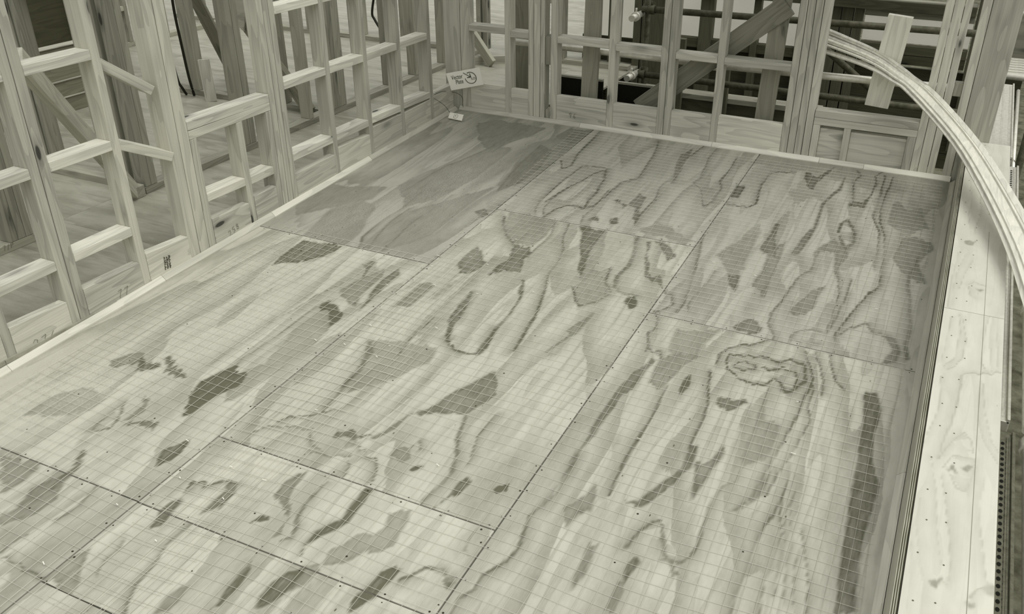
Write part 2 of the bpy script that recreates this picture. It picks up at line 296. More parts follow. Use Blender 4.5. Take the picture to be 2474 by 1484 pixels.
# ================================================================== THE DECK
STROKES = """P75,0:380,-2712 346,-2599 340,-2498 342,-2391 578,-2377 578,-2449 536,-2570 455,-2647
L60,11:580,-1533 598,-1759 590,-1982 613,-2221 663,-2348
L60,9:643,-1763 642,-1982 672,-2172 723,-2341
L50,11:776,-1496 765,-1756 757,-1951 808,-2321
P38,0:624,-1870 956,-1250 938,-1601 946,-2066 818,-2337 659,-2350
P36,0:302,-2366 217,-1986 264,-1734 465,-1871 563,-2178 587,-2362 388,-2370
L60,8:845,-3639 834,-3499 844,-3311 848,-3112 852,-2949 870,-2899
P75,0:861,-2961 865,-2892 930,-2945 1001,-2977 1020,-3047 1014,-3112 1027,-3166 987,-3062 932,-3010
P40,0:951,-3537 874,-3147 883,-2967 955,-3030 1004,-3086 1045,-3260 1038,-3470
L55,7:736,-3612 740,-3418 744,-3208 755,-3108 779,-2899 817,-2759 832,-2605
P60,0:809,-2521 814,-2450 846,-2484 875,-2585 912,-2696 863,-2609
P50,0:854,-2812 875,-2641 933,-2501 972,-2577 972,-2704 984,-2803 1017,-2904 933,-2860
P60,0:980,-2573 999,-2442 1035,-2529 1035,-2603 1039,-2708 1059,-2835 1056,-2935 1008,-2757
P60,0:1304,-2366 1246,-2277 1233,-2184 1244,-2066 1322,-2143 1378,-2216 1381,-2292 1354,-2342
P65,0:1550,-2949 1489,-2811 1458,-2648 1454,-2530 1476,-2572 1514,-2736 1549,-2875 1583,-2992
L75,14:1563,-2972 1626,-3029 1694,-3039 1743,-3030 1757,-2953 1728,-2791
P50,0:1178,-2829 1182,-2710 1179,-2571 1256,-2535 1261,-2621 1257,-2775 1225,-2807
L65,8:1443,-3185 1428,-3108 1416,-2983 1412,-2878 1410,-2817
P60,0:1294,-3213 1249,-3135 1288,-3131 1318,-3202 1359,-3358 1358,-3448 1367,-3518 1333,-3435 1326,-3334
L55,12:1269,-3140 1315,-3245 1348,-3389 1367,-3506 1377,-3586 1384,-3680
P42,0:1274,-3109 1558,-3047 1590,-3170 1475,-3418 1362,-3533 1352,-3348
P60,0:1877,-3088 1838,-3196 1811,-3296 1781,-3371 1774,-3422 1718,-3522 1918,-3427 1959,-3251
P85,0:899,-3928 840,-3854 797,-3769 787,-3719 810,-3652 817,-3606 852,-3561 919,-3586 954,-3681 926,-3762 918,-3843 916,-3908
P42,0:832,-3656 967,-3477 1050,-3467 1024,-3593 1003,-3738 981,-3775
P75,0:1021,-4215 987,-4155 979,-4103 1005,-4068 1020,-4038 1053,-4101 1055,-4156 1036,-4197
L55,10:639,-4148 626,-4094 613,-4013 615,-3961 678,-4057 693,-4122 653,-4153
P50,0:695,-4073 697,-4023 689,-3952 648,-3893 685,-3902 729,-3983 723,-4048
P60,0:720,-4097 735,-4042 800,-3999 841,-4028 861,-4079 808,-4044 756,-4045 730,-4081
P60,0:757,-4350 723,-4313 702,-4262 718,-4260 738,-4295 786,-4368 793,-4457 775,-4485 758,-4412 756,-4372
P50,0:445,-4412 557,-4391 612,-4355 643,-4426 651,-4504 643,-4568
L50,12:901,-4334 919,-4397 946,-4482 938,-4533 927,-4566
P50,0:711,-4496 756,-4372 843,-4493 839,-4589 784,-4679 734,-4639 753,-4574
L60,9:894,-4766 884,-4720 897,-4670
L60,9:917,-4772 1012,-4784 1106,-4779 1157,-4778
P50,0:1118,-4789 1095,-4671 1150,-4644 1205,-4708 1250,-4788 1293,-4820 1243,-4814 1168,-4781
L50,10:1215,-4541 1228,-4582 1227,-4625 1241,-4659 1260,-4690
P70,0:1252,-4457 1218,-4391 1218,-4343 1247,-4291 1256,-4326 1267,-4386 1283,-4442
L65,10:1359,-4370 1358,-4442 1357,-4504 1382,-4551 1391,-4612 1399,-4663 1423,-4728 1456,-4774
L70,10:1232,-4259 1211,-4218 1285,-4204 1310,-4161 1361,-4158
P65,0:1322,-4166 1358,-4154 1392,-4203 1400,-4257 1381,-4304 1357,-4344 1350,-4252 1352,-4202
P85,0:1541,-4274 1549,-4239 1578,-4234 1589,-4252 1565,-4268
L60,9:1664,-4004 1641,-4055 1657,-4135 1662,-4199 1698,-4236 1712,-4292 1686,-4330
P60,0:1522,-4131 1514,-4064 1530,-4005 1558,-3992 1565,-4071 1582,-4132 1620,-4172 1641,-4227 1672,-4285 1651,-4330 1641,-4245 1604,-4189
P70,0:1802,-4606 1782,-4550 1780,-4490 1791,-4437 1832,-4386 1855,-4391 1855,-4469 1838,-4530 1822,-4575
P65,0:1679,-4668 1682,-4619 1664,-4553 1660,-4508 1658,-4424 1680,-4467 1697,-4552 1696,-4605 1700,-4647
L60,9:1800,-4188 1779,-4242 1772,-4298 1790,-4340
P50,0:1530,-4739 1526,-4664 1539,-4604 1558,-4603 1574,-4671 1567,-4721
L60,8:1410,-3783 1473,-3858 1579,-3886
L60,8:1268,-3790 1284,-3746 1339,-3732 1413,-3647
L50,7:1423,-3789 1344,-3803 1253,-3834 1209,-3902
P55,0:317,-3747 348,-3658 379,-3651 441,-3689 437,-3745 384,-3788
P70,0:399,-3671 495,-3682 547,-3711 539,-3750 482,-3742
P65,0:512,-3655 519,-3633 664,-3673 715,-3702 670,-3716 580,-3696
P40,0:308,-4188 303,-4064 380,-3962 521,-3961 527,-4054 436,-4158
L60,8:2021,-3379 2024,-3456 2023,-3532 2039,-3607 2059,-3668 2060,-3711
L60,16:1922,-3445 1963,-3598 2009,-3692 2036,-3782 2028,-3875 2017,-3951 2038,-4024 2039,-4096 2040,-4166 2031,-4217
P70,0:2073,-3955 2090,-3877 2084,-3808 2105,-3774 2125,-3813 2120,-3863 2092,-3892
P90,0:2214,-3795 2220,-3764 2248,-3755 2259,-3789 2237,-3808
P85,0:1885,-3811 1895,-3785 1914,-3797 1900,-3821
P50,0:1878,-4243 1903,-4168 1956,-4142 1967,-4101 1941,-4025 2000,-3997 2024,-4053 2039,-4180 1981,-4221 1935,-4309 1880,-4343 1860,-4278
P65,0:1700,-4285 1660,-4188 1648,-4118 1648,-4063 1657,-3994 1657,-4051 1660,-4120 1677,-4195 1709,-4267 1716,-4306
P75,0:1811,-4146 1797,-4078 1796,-4001 1827,-3970 1837,-4036 1840,-4133 1817,-4194 1790,-4257 1772,-4307 1766,-4240 1789,-4179
P75,0:2068,-4457 2051,-4418 2063,-4345 2064,-4268 2083,-4249 2118,-4281 2112,-4328 2106,-4380 2090,-4417
L65,12:2137,-4303 2164,-4265 2188,-4222 2216,-4202 2255,-4209 2295,-4228
P60,0:2224,-4198 2266,-4211 2301,-4213 2302,-4250 2276,-4237
P50,0:1806,-4423 1824,-4376 1856,-4347 1890,-4364 1880,-4450 1859,-4491
L60,12:2417,-3473 2423,-3573 2422,-3720 2408,-3804 2389,-3864 2401,-3931 2417,-4007 2407,-4079 2378,-4138 2365,-4169 2372,-4228 2344,-4290 2352,-4347
L50,8:2284,-4117 2257,-4096 2249,-4025 2253,-3973
L65,8:1497,-3900 1575,-3880 1644,-3856 1676,-3902 1697,-3967
L60,7:1421,-3798 1491,-3875
P60,0:1517,-3762 1508,-3724 1563,-3702 1621,-3713 1654,-3725 1602,-3741 1559,-3752
P55,0:1654,-3725 1678,-3648 1714,-3524 1708,-3556 1707,-3654 1687,-3701
P42,0:1574,-3791 1583,-3731 1635,-3771 1612,-3809
L60,7:1644,-3794 1695,-3824 1749,-3833 1770,-3866 1798,-3935
P50,0:1777,-3785 1774,-3732 1816,-3722 1859,-3763 1839,-3807 1806,-3802
L60,6:1820,-3720 1829,-3665 1862,-3709
L75,12:1138,-681 1212,-801 1245,-724 1194,-495 1187,-193 1164,51
L75,10:1327,-1332 1354,-1135 1409,-943 1427,-805 1475,-694 1523,-862 1552,-1070 1553,-1227 1571,-1320
L70,9:1353,-1544 1290,-1349 1292,-1136 1307,-875 1309,-695 1356,-704 1419,-674 1474,-679
L75,10:1411,-1541 1424,-1438 1463,-1345 1529,-1314 1563,-1349 1612,-1276 1629,-1061 1637,-865 1717,-743 1692,-487 1647,-186 1609,-33
L60,9:1403,-1545 1356,-1420 1343,-1299 1377,-1042
L60,9:1637,-1530 1613,-1447 1620,-1346 1611,-1015
P60,0:1695,-1161 1729,-1119 1785,-1245 1807,-1005 1853,-997 1882,-1225 1931,-1393 1885,-1368 1851,-1190
P70,0:1661,-1472 1677,-1417 1724,-1490 1684,-1508
P70,0:1773,-1420 1805,-1381 1835,-1461 1802,-1499
L65,11:1922,-1421 1911,-1308 1913,-1060 1887,-860 1891,-719 1934,-728 1876,-371 1911,-164 1938,84
P55,0:1927,-703 1865,-437 1835,-232 1876,-81 1918,-474 1938,-641
L65,10:2047,-675 2070,-580 2019,-211 2019,-15
L65,10:2047,-675 2125,-777 2213,-1022 2238,-909 2236,-725 2198,-577 2204,-371 2186,-133
P36,0:815,-469 1000,-135 1141,78 1191,-261 1111,-565 1118,-933 1107,-1167 942,-1244 915,-968
P50,0:909,-818 892,-433 1019,-510 1078,-893 1064,-1187 995,-1328 946,-1100
P40,0:1957,-1495 2058,-1334 2292,-1493 2208,-1532
P55,0:1016,-1652 1058,-1596 1100,-1638 1092,-1701 1036,-1691
P45,0:1207,-1612 1196,-1569 1501,-1570 1528,-1762 1508,-1922 1432,-1958 1352,-1888 1274,-1769
L70,19:1200,-1639 1267,-1794 1376,-1920 1487,-2015 1517,-2001
P65,0:1425,-1982 1508,-1943 1539,-1991 1540,-2071 1586,-2225 1507,-2243 1444,-2347 1447,-2213 1467,-2125 1435,-2040
L60,13:1501,-1593 1544,-1755 1546,-1967 1548,-2068
L65,13:1581,-1579 1621,-1763 1681,-1883 1723,-2084 1729,-2195 1781,-2352 1817,-2488 1845,-2621 1854,-2725 1868,-2822 1884,-2934
P70,0:1652,-1569 1715,-1586 1808,-1587 1817,-1799 1861,-2020 1889,-2194 1819,-2000 1739,-1793
P45,0:1698,-1683 1823,-1580 1896,-1865 1922,-2067 1982,-2001 2045,-2192 2074,-2249 2040,-2367 1990,-2440 1929,-2351 1886,-2267 1902,-2206
L70,10:1886,-2267 1941,-2380 1990,-2440 2040,-2367 2080,-2263
L60,25:1991,-1568 2051,-1792 2069,-1941 2054,-2061 2080,-2176 2136,-2220 2208,-2221
L70,10:1982,-2001 2027,-2165 2076,-2231
P75,0:2174,-2304 2176,-2244 2232,-2243 2245,-2304 2221,-2348
P60,0:2056,-1603 2079,-1592 2110,-1765 2159,-1861 2179,-1947 2217,-1985 2242,-1936 2299,-2091 2239,-2030 2174,-2005 2120,-1820
P55,0:2086,-1589 2167,-1594 2238,-1685 2261,-1734 2228,-1789 2154,-1662
L60,10:2297,-2109 2364,-2147 2394,-2218 2365,-2297 2330,-2329
P65,0:1615,-2286 1664,-2335 1711,-2471 1728,-2612 1732,-2751 1749,-2878 1767,-2990 1730,-3007 1719,-2803 1721,-2647 1697,-2477
P55,0:2025,-2675 2072,-2450 2070,-2403 2083,-2556 2079,-2679 2058,-2718
L50,16:2072,-2450 2078,-2619 2051,-2736 2019,-2871
L60,14:1457,-2538 1502,-2685 1525,-2803
L60,16:2316,-1395 2351,-1611 2393,-1847 2421,-2051 2438,-2213 2433,-2297
L55,10:2489,-1783 2486,-1950 2466,-2099 2458,-2204 2482,-2258
P65,0:2554,-1790 2612,-1800 2632,-1882 2633,-1978 2586,-1885
P40,0:2443,-1609 2526,-1340 2624,-1720 2550,-1773
L55,11:2371,-2542 2392,-2472 2368,-2375
L55,11:2375,-2554 2408,-2611 2412,-2686
P65,0:2668,-1494 2640,-1404 2648,-1207 2645,-1072 2669,-1084 2683,-1256 2742,-1519
P42,0:2477,-1682 2503,-1426 2538,-1324 2581,-1215 2605,-1503 2608,-1755 2641,-1922 2632,-1978 2568,-1830 2547,-1765
P65,0:2559,-1797 2617,-1789 2637,-1906 2632,-1978 2588,-1893
P50,0:2692,-1880 2708,-1709 2686,-1465 2745,-1270 2761,-1511 2775,-1805 2786,-1992 2755,-1989 2745,-1908
L75,11:2316,-910 2370,-923 2452,-922 2478,-835 2447,-532 2460,-326 2490,-283 2597,-234
P70,0:2314,-809 2308,-596 2358,-601 2370,-808
P75,0:2661,-320 2650,-209 2735,-257 2815,-43 2797,-170 2753,-362 2754,-471 2710,-437
P65,0:2894,-125 2911,-425 2875,-548 2849,-713 2869,-1036 2859,-1174 2834,-1436 2797,-1453 2813,-1195 2853,-1044 2832,-721 2859,-503 2890,-408
L75,9:2949,-41 2986,-112 2957,-239 2994,-570 3067,-587 3078,-401 3085,-236 3066,-75 3112,5
P75,0:2980,-652 2978,-577 3044,-547 3078,-401 3073,-634
L75,9:3119,-50 3132,-402 3130,-752 3185,-934 3211,-1220 3212,-1416
L75,9:3166,-57 3165,-307 3162,-666 3180,-823 3219,-984 3241,-1206 3258,-1488 3265,-1612 3232,-1697 3197,-1865 3159,-2088 3142,-2201
P45,0:3214,-830 3214,-518 3241,-442 3307,-598 3380,-466 3406,-694 3438,-783 3371,-847 3260,-876
P50,0:3317,-960 3378,-932 3460,-979 3482,-1073 3443,-1152 3421,-1260 3477,-1495 3426,-1483 3344,-1392 3293,-1262
L55,18:3417,-1204 3391,-1426 3400,-1601 3433,-1803 3443,-1985 3443,-2131 3462,-2261
L70,19:2987,-1048 2984,-914 3009,-856 3072,-1009 3077,-1158 3050,-1254 2997,-1110
P50,0:2917,-1316 2981,-1117 3012,-1209 3060,-1208 3082,-1360 3062,-1486 3081,-1662 3033,-1500 3012,-1313 2942,-1325 2928,-1472
L65,11:2908,-1361 2934,-1488 2932,-1585 2891,-1697 2871,-1831 2863,-1939 2838,-2099 2846,-2205 2892,-2319 2894,-2361
P55,0:2914,-2047 2936,-1938 2981,-1780 3031,-1722 3011,-1869 3014,-1967 2981,-2063 2929,-2088
L60,8:3061,-1581 3093,-1745 3104,-1909 3108,-2066 3100,-2191
L60,7:3137,-1742 3124,-1948 3121,-2106 3109,-2202
L60,7:3138,-1599 3128,-1881 3125,-2089
L60,12:3151,-2255 3155,-2195 3195,-2102 3264,-2008 3294,-2085 3396,-2111 3425,-2210 3421,-2294 3374,-2329
P55,0:3347,-2090 3394,-2097 3424,-2197 3409,-2300 3362,-2335 3392,-2198
L65,13:2963,-2299 2978,-2234 3036,-2176 3094,-2194
L60,10:2963,-2299 3008,-2322 3085,-2300
P60,0:2705,-2302 2740,-2208 2788,-2201 2830,-2258 2833,-2302 2791,-2336 2747,-2327
P35,0:2209,157 3506,129 3508,-228 3081,-347 2686,-192 2291,-194
L70,11:2716,-2647 2711,-2565 2743,-2489 2814,-2429 2874,-2356
L75,11:2749,-2615 2751,-2555 2828,-2527 2907,-2507 2952,-2527 3007,-2476 3068,-2497 3090,-2616 3064,-2689 3037,-2748 2999,-2674 2965,-2667 2940,-2733 2876,-2732 2823,-2710 2768,-2655 2749,-2615
L70,8:2788,-2638 2809,-2587 2874,-2581 2882,-2618 2825,-2653 2788,-2638
L70,8:2908,-2589 2937,-2608 2984,-2562 3040,-2560 3058,-2615 3055,-2679
L65,10:3048,-2389 3090,-2487 3119,-2602 3110,-2728 3111,-2858 3093,-2990 3082,-3150 3069,-3254 3058,-3419 3007,-3541
L60,9:3086,-2371 3130,-2485 3160,-2567 3164,-2688
L60,9:3103,-2275 3152,-2374 3203,-2547 3245,-2620
L60,8:3126,-2645 3139,-2802 3164,-2902 3148,-3017 3136,-3137 3111,-3257 3098,-3389
P65,0:2800,-2933 2793,-2878 2877,-2868 2908,-2868 2872,-2943 2838,-2959
L65,11:2577,-2888 2586,-3020 2589,-3174 2584,-3296 2578,-3450 2586,-3553 2596,-3639
L65,10:2709,-2716 2761,-2908 2775,-3072 2779,-3243 2798,-3334
P60,0:2782,-3304 2779,-3243 2805,-3256 2817,-3373 2794,-3443 2776,-3520 2742,-3591 2719,-3646 2658,-3653 2697,-3623 2738,-3492 2782,-3402
P60,0:2412,-2872 2440,-2777 2450,-2705 2475,-2727 2461,-2816 2457,-2976 2428,-3035 2432,-3136 2425,-3224 2428,-3357 2413,-3416 2395,-3293 2397,-3153 2400,-3003
L55,12:2400,-3180 2413,-3338 2410,-3505 2412,-3636 2407,-3728 2403,-3817
P50,0:2501,-2909 2490,-2720 2521,-2654 2647,-2612 2598,-2736 2579,-2841 2557,-2929
P70,0:2633,-2923 2623,-2820 2640,-2765 2661,-2865 2654,-2951
P42,0:2628,-2638 2625,-2536 2669,-2371 2621,-2393 2479,-2460 2485,-2566 2501,-2646 2556,-2655
L60,11:2368,-2512 2406,-2639 2441,-2675 2471,-2661 2498,-2716
P55,0:2823,-3346 2871,-3311 2889,-3216 2908,-3232 2891,-3385 2879,-3493 2869,-3531 2853,-3426
L55,12:2965,-2737 2964,-2942 2977,-3098 2975,-3274 2984,-3364 2945,-3429 2937,-3553 2939,-3656 2946,-3751 2938,-3812 2912,-3852
P42,0:2957,-3107 2964,-2942 2968,-2750 2995,-2982 3063,-2950 3055,-3188 2993,-3289 2970,-3252
P50,0:3049,-3467 3076,-3286 3090,-3220 3086,-3395 3015,-3547
L60,10:3153,-3363 3145,-3486 3124,-3568 3118,-3735 3116,-3827 3113,-3915 3118,-3982
L55,7:3147,-3193 3153,-3330 3161,-3468 3186,-3588 3185,-3703 3181,-3823 3196,-3945
L50,7:3172,-3252 3175,-3408 3192,-3556 3205,-3618 3199,-3743
L50,7:3242,-3522 3280,-3659 3309,-3753 3321,-3885
L50,6:3182,-3270 3187,-3402 3209,-3547
L45,6:3207,-3598 3210,-3737 3219,-3864
L45,6:3227,-3608 3232,-3727 3246,-3852
L45,6:3251,-3635 3262,-3757 3277,-3862
P65,0:3329,-2603 3373,-2566 3404,-2695 3398,-2847 3417,-3058 3454,-3192 3447,-3360 3436,-3537 3456,-3821 3400,-3848 3381,-3563 3368,-3281 3365,-3109 3352,-2898
P50,0:2478,-3792 2523,-3673 2531,-3602 2549,-3628 2573,-3726 2542,-3772 2529,-3861
P50,0:2622,-3953 2622,-3886 2647,-3864 2652,-3929 2658,-4009 2644,-4087 2630,-4022
P65,0:2762,-3923 2784,-3875 2803,-3913 2795,-3962 2784,-4037 2770,-3983
L55,11:2739,-3859 2758,-3762 2787,-3687 2819,-3702 2857,-3822 2893,-3852 2923,-3828 2939,-3793
P50,0:2851,-3843 2911,-3871 2950,-3915 2910,-3907
P50,0:2768,-4079 2762,-3995 2800,-4047 2800,-4133 2769,-4148
P45,0:279,-242 375,-93 789,-110 755,-324 678,-502 666,-735 513,-625
P40,0:391,-1512 498,-1069 617,-577 758,-603 774,-1182 725,-1575 608,-1767
P40,0:-162,-1916 -122,-1675 132,-1633 344,-1534 359,-1744 204,-1954 99,-2136
L45,17:584,-102 621,-386 589,-771 498,-1069 474,-1548
P45,0:915,-250 953,-35 1177,-32 1187,-220 1088,-360"""
def parse():
    out = []
    for ln in STROKES.split('\n'):
        head, pts = ln.split(':'); a, w = head[1:].split(',')
        out.append((head[0], int(a) / 100.0, int(w) / 1000.0, np.array([[int(q) / 1000.0 for q in p.split(',')] for p in pts.split()])))
    return out
FIG = parse()
def vnoise1(x, seed):
    i = np.floor(x).astype(int); f = x - i; f = f * f * (3 - 2 * f)
    h = lambda k: (np.sin(k * 127.1 + seed * 311.7) * 43758.5453) % 1.0
    return h(i) * (1 - f) + h(i + 1) * f
def vnoise2(x, y, seed):
    i = np.floor(x).astype(int); j = np.floor(y).astype(int); f = x - i; g = y - j
    f = f * f * (3 - 2 * f); g = g * g * (3 - 2 * g)
    h = lambda a, b: (np.sin(a * 127.1 + b * 269.5 + seed * 311.7) * 43758.5453) % 1.0
    return (h(i, j) * (1 - f) + h(i + 1, j) * f) * (1 - g) + (h(i, j + 1) * (1 - f) + h(i + 1, j + 1) * f) * g
def sdist(X, Y, pts, closed):
    d = np.full(X.shape, 1e9); inside = np.zeros(X.shape, bool)
    n = len(pts)
    for k in range(n if closed else n - 1):
        ax, ay = pts[k]; bx, by = pts[(k + 1) % n]; ex, ey = bx - ax, by - ay
        t = np.clip(((X - ax) * ex + (Y - ay) * ey) / (ex * ex + ey * ey + 1e-12), 0, 1)
        d = np.minimum(d, np.hypot(X - ax - t * ex, Y - ay - t * ey))
        if closed:
            c = ((ay > Y) != (by > Y)) & (X < (bx - ax) * (Y - ay) / (by - ay + 1e-12) + ax); inside ^= c
    return np.where(inside, -d, d) if closed else d
def SORT(pts):
    o = np.argsort(pts[:, 1]); return pts[o, 1], pts[o, 0]
def figure(X, Y, lo_x, hi_x, lo_y, hi_y):
    """growth-ring figure of the face veneer: 0 pale early wood .. 1 dark late wood"""
    jx = X + 0.010 * (vnoise2(X * 14, Y * 5, 1) - 0.5) + 0.005 * (vnoise2(X * 60, Y * 25, 6) - 0.5)
    jy = Y + 0.032 * (vnoise1(X * 90, 2) - 0.5) + 0.04 * (vnoise2(X * 25, Y * 4, 3) - 0.5)
    lx = X + 0.012 * (vnoise2(X * 12, Y * 6, 4) - 0.5); ly_ = Y + 0.030 * (vnoise2(X * 70, Y * 9, 8) - 0.5)
    f = np.zeros(X.shape)
    for kind, a, w, pts in FIG:
        mn = pts.min(0); mx = pts.max(0); c = (mn + mx) / 2
        if not (lo_x - 0.03 < c[0] < hi_x + 0.03 and lo_y - 0.06 < c[1] < hi_y + 0.06): continue
        m = 0.07 + w * 5
        sel = (X > mn[0] - m) & (X < mx[0] + m) & (Y > mn[1] - m) & (Y < mx[1] + m)
        if not sel.any(): continue
        d = sdist(jx[sel], jy[sel], pts, True) if kind == 'P' else sdist(lx[sel], ly_[sel], pts, False)
        if kind == 'P':
            e = 0.007 + 0.05 * max(0.0, 0.5 - a) ; g = np.clip(0.5 - d / (2 * e), 0, 1)
            rim = np.exp(-(d / 0.012) ** 2) * 0.26 * a                      # late wood ends in a darker line
        else:
            amp = 0.68 + 0.7 * vnoise2(X[sel] * 7, Y[sel] * 3.5, 12)          # rings come and go along their length
            g = np.clip((w * 1.05 - d) / (w * 0.8), 0, 1) * amp * 0.82; rim = 0
            wx = w * 4.5 + 0.035                                               # a ring fades away on its wide side
            sx_ = X[sel] - np.interp(Y[sel], *SORT(pts))
            sgn = 1.0 if (int(abs(pts[0, 0]) * 1000) % 3) else -1.0
            h = np.clip(1 - d / wx, 0, 1) * np.where(sx_ * sgn > 0, 1.0, 0.35)
            f[sel] = np.maximum(f[sel], 0.75 * a * h ** 1.6 * np.minimum(1, amp + 0.15))
        g = g * g * (3 - 2 * g)
        f[sel] = np.maximum(f[sel], (a if kind == 'P' else min(0.95, a * 1.2)) * g + rim)
    return f * 1.15
def sheet(x0, x1, y0, y1, mat, parent, step=0.0085, fig=True, th=0.017, z=0.0):
    nx = max(2, int((x1 - x0) / step)); ny = max(2, int((y1 - y0) / step))
    xs = np.linspace(x0, x1, nx + 1); ys = np.linspace(y0, y1, ny + 1)
    X, Y = np.meshgrid(xs, ys)
    ox, oy = (x0 + x1) / 2, (y0 + y1) / 2
    v = np.stack([X - ox, Y - oy, np.zeros(X.shape)], -1).reshape(-1, 3)
    idx = np.arange((nx + 1) * (ny + 1)).reshape(ny + 1, nx + 1)
    q = np.stack([idx[:-1, :-1], idx[:-1, 1:], idx[1:, 1:], idx[1:, :-1]], -1).reshape(-1, 4)
    N = len(v)
    lo = np.array([[x0 - ox, y0 - oy, -th], [x1 - ox, y0 - oy, -th], [x1 - ox, y1 - oy, -th], [x0 - ox, y1 - oy, -th]])
    v = np.concatenate([v, lo])
    cr = [idx[0, 0], idx[0, -1], idx[-1, -1], idx[-1, 0]]
    faces = q.tolist()
    edges = [list(idx[0, :]), list(idx[:, -1]), list(idx[-1, ::-1]), list(idx[::-1, 0])]
    for k in range(4):
        faces.append(list(map(int, edges[k][::-1])) + [N + k, N + (k + 1) % 4])
    me = bpy.data.meshes.new('plywood_sheet'); me.from_pydata(v.tolist(), [], faces)
    if fig:
        fv = figure(X, Y, x0, x1, y0, y1).reshape(-1)
        we = (np.clip(1 - np.abs(X - 0.45 - 0.12 * (Y + 3)) / 0.55, 0, 1) * np.clip((Y + 4.6) / 0.6, 0, 1)).reshape(-1)
        we = np.clip(we * 1.6 * (vnoise2(X * 3, Y * 1.5, 9).reshape(-1) - 0.1), 0, 1)
    else:
        fv = np.zeros(N); we = np.zeros(N)
    for nm, arr in (('figure', fv), ('weather', we)):
        at = me.attributes.new(nm, 'FLOAT', 'POINT'); full = np.zeros(len(v), np.float32); full[:N] = arr
        at.data.foreach_set('value', full)
    return link('plywood_sheet', me, mat, parent, (ox, oy, z))
DECK = ply('deck_plywood', 0.125, 0.575, band=0.40, bandscale=(2.4, 0.40), nb=6.0, blotch=0.5)
SUB = plain('dark_substrate', 0.05, 0.9)
deck = box('floor', -0.02, 3.54, -7.0, 0.03, -0.16, -0.021, SUB, None, bev=0)
tag(deck, label='plywood balcony deck of staggered sheets with swirling grain', kind='structure')
G = 0.003
SHEET_TONE = {(0.0, 0.03): 0.76, (1.1, 0.03): 0.86, (2.3, 0.03): 0.82, (2.3, -2.351): 0.94, (0.0, -4.380): 0.92, (1.1, -4.790): 0.92}    # tone of each sheet; far ones also darkened for the shade at the back
c1, c2, xr = 1.114, 2.314, 3.53
for x0, x1, cuts in ((-0.02, c1, (0.03, -2.353, -4.380, -6.78)), (c1, c2, (0.03, -1.569, -3.969, -4.383, -4.790, -7.0)), (c2, xr, (0.03, -2.351, -4.751, -7.0))):
    for a, b in zip(cuts, cuts[1:]):
        sheet(x0 + G, x1 - G, b + G, a - G, DECK, deck, fig=True, step=0.0085).color = (SHEET_TONE.get((abs(round(x0, 1)), a), 1.0), 1, 1, 1)
# screw heads along the joints: too small to pick apart, one part
bm = bmesh.new()
rs = random.Random(3)
def screw(x, y):
    r = rs.uniform(0.0025, 0.0045); vs = [bm.verts.new((x + r * math.cos(k * math.pi / 3), y + r * math.sin(k * math.pi / 3), 0.0006)) for k in range(6)]
    bm.faces.new(vs)
for jx in (c1, c2):
    y = -0.15
    while y > -5.0:
        screw(jx - 0.014 + rs.uniform(-.004, .004), y + rs.uniform(-.02, .02)); screw(jx + 0.014 + rs.uniform(-.004, .004), y + rs.uniform(-.02, .02)); y -= 0.15
for jy, xa, xb in ((-2.353, 0, c1), (-1.569, c1, c2), (-3.969, c1, c2), (-2.351, c2, xr), (-4.383, 0, c2)):
    x = xa + 0.05
    while x < xb:
        screw(x, jy + 0.016); screw(x + rs.uniform(-.02, .02), jy - 0.016); x += 0.16
for gx in (0.4, 0.8, 1.52, 1.92, 2.72, 3.1):
    y = -0.2
    while y > -5.0: screw(gx + rs.uniform(-.01, .01), y + rs.uniform(-.04, .04)); y -= 0.29
me = bpy.data.meshes.new('screw_heads'); bm.to_mesh(me); bm.free()
tag(link('screw_heads', me, plain('screw_black', 0.03, 0.6), deck), kind='stuff')

# cant strips round the deck
def fillet(n, a, b, inward, s=0.028, v=0.62, axis='y'):
    a = Vector(a); b = Vector(b); i = Vector(inward); bm = bmesh.new(); z = Vector((0, 0, 1)); c = (a + b) / 2
    prof = [Vector(), i * s, i * s + z * 0.006, i * 0.006 + z * s, z * s]
    r0 = [bm.verts.new(a + p - c) for p in prof]; r1 = [bm.verts.new(b + p - c) for p in prof]
    for k in range(5): bm.faces.new((r0[k], r0[(k + 1) % 5], r1[(k + 1) % 5], r1[k]))
    bm.faces.new(r0[::-1]); bm.faces.new(r1); bmesh.ops.recalc_face_normals(bm, faces=bm.faces)
    me = bpy.data.meshes.new('trim'); bm.to_mesh(me); bm.free()
    return tag(link('trim_%d' % n, me, timber(v, axis, knots=False, vary=0.08, contrast=0.6), None, c), kind='structure',
               label='pale timber cant strip along the deck edge')
ly = [-5.6, -4.0, -3.09, -2.22, -1.2, -0.005]
for k, (a, b) in enumerate(zip(ly, ly[1:])): fillet(k + 1, (-0.028, a + .001, 0.0005), (-0.028, b - .001, 0.0005), (1, 0, 0), v=(.62, .7, .58, .66, .54)[k])
bx_ = [0.0, 1.0, 1.98, 2.7, 2.98, 3.5]
for k, (a, b) in enumerate(zip(bx_, bx_[1:])): fillet(k + 6, (a + .001, 0.028, 0.0005), (b - .001, 0.028, 0.0005), (0, -1, 0), v=(.6, .8, .8, .7, .76)[k], axis='x')
ry = [-5.6, -3.1, -0.03]
for k, (a, b) in enumerate(zip(ry, ry[1:])): fillet(k + 11, (3.528, a + .001, 0.0005), (3.528, b - .001, 0.0005), (-1, 0, 0), v=(.6, .46)[k])

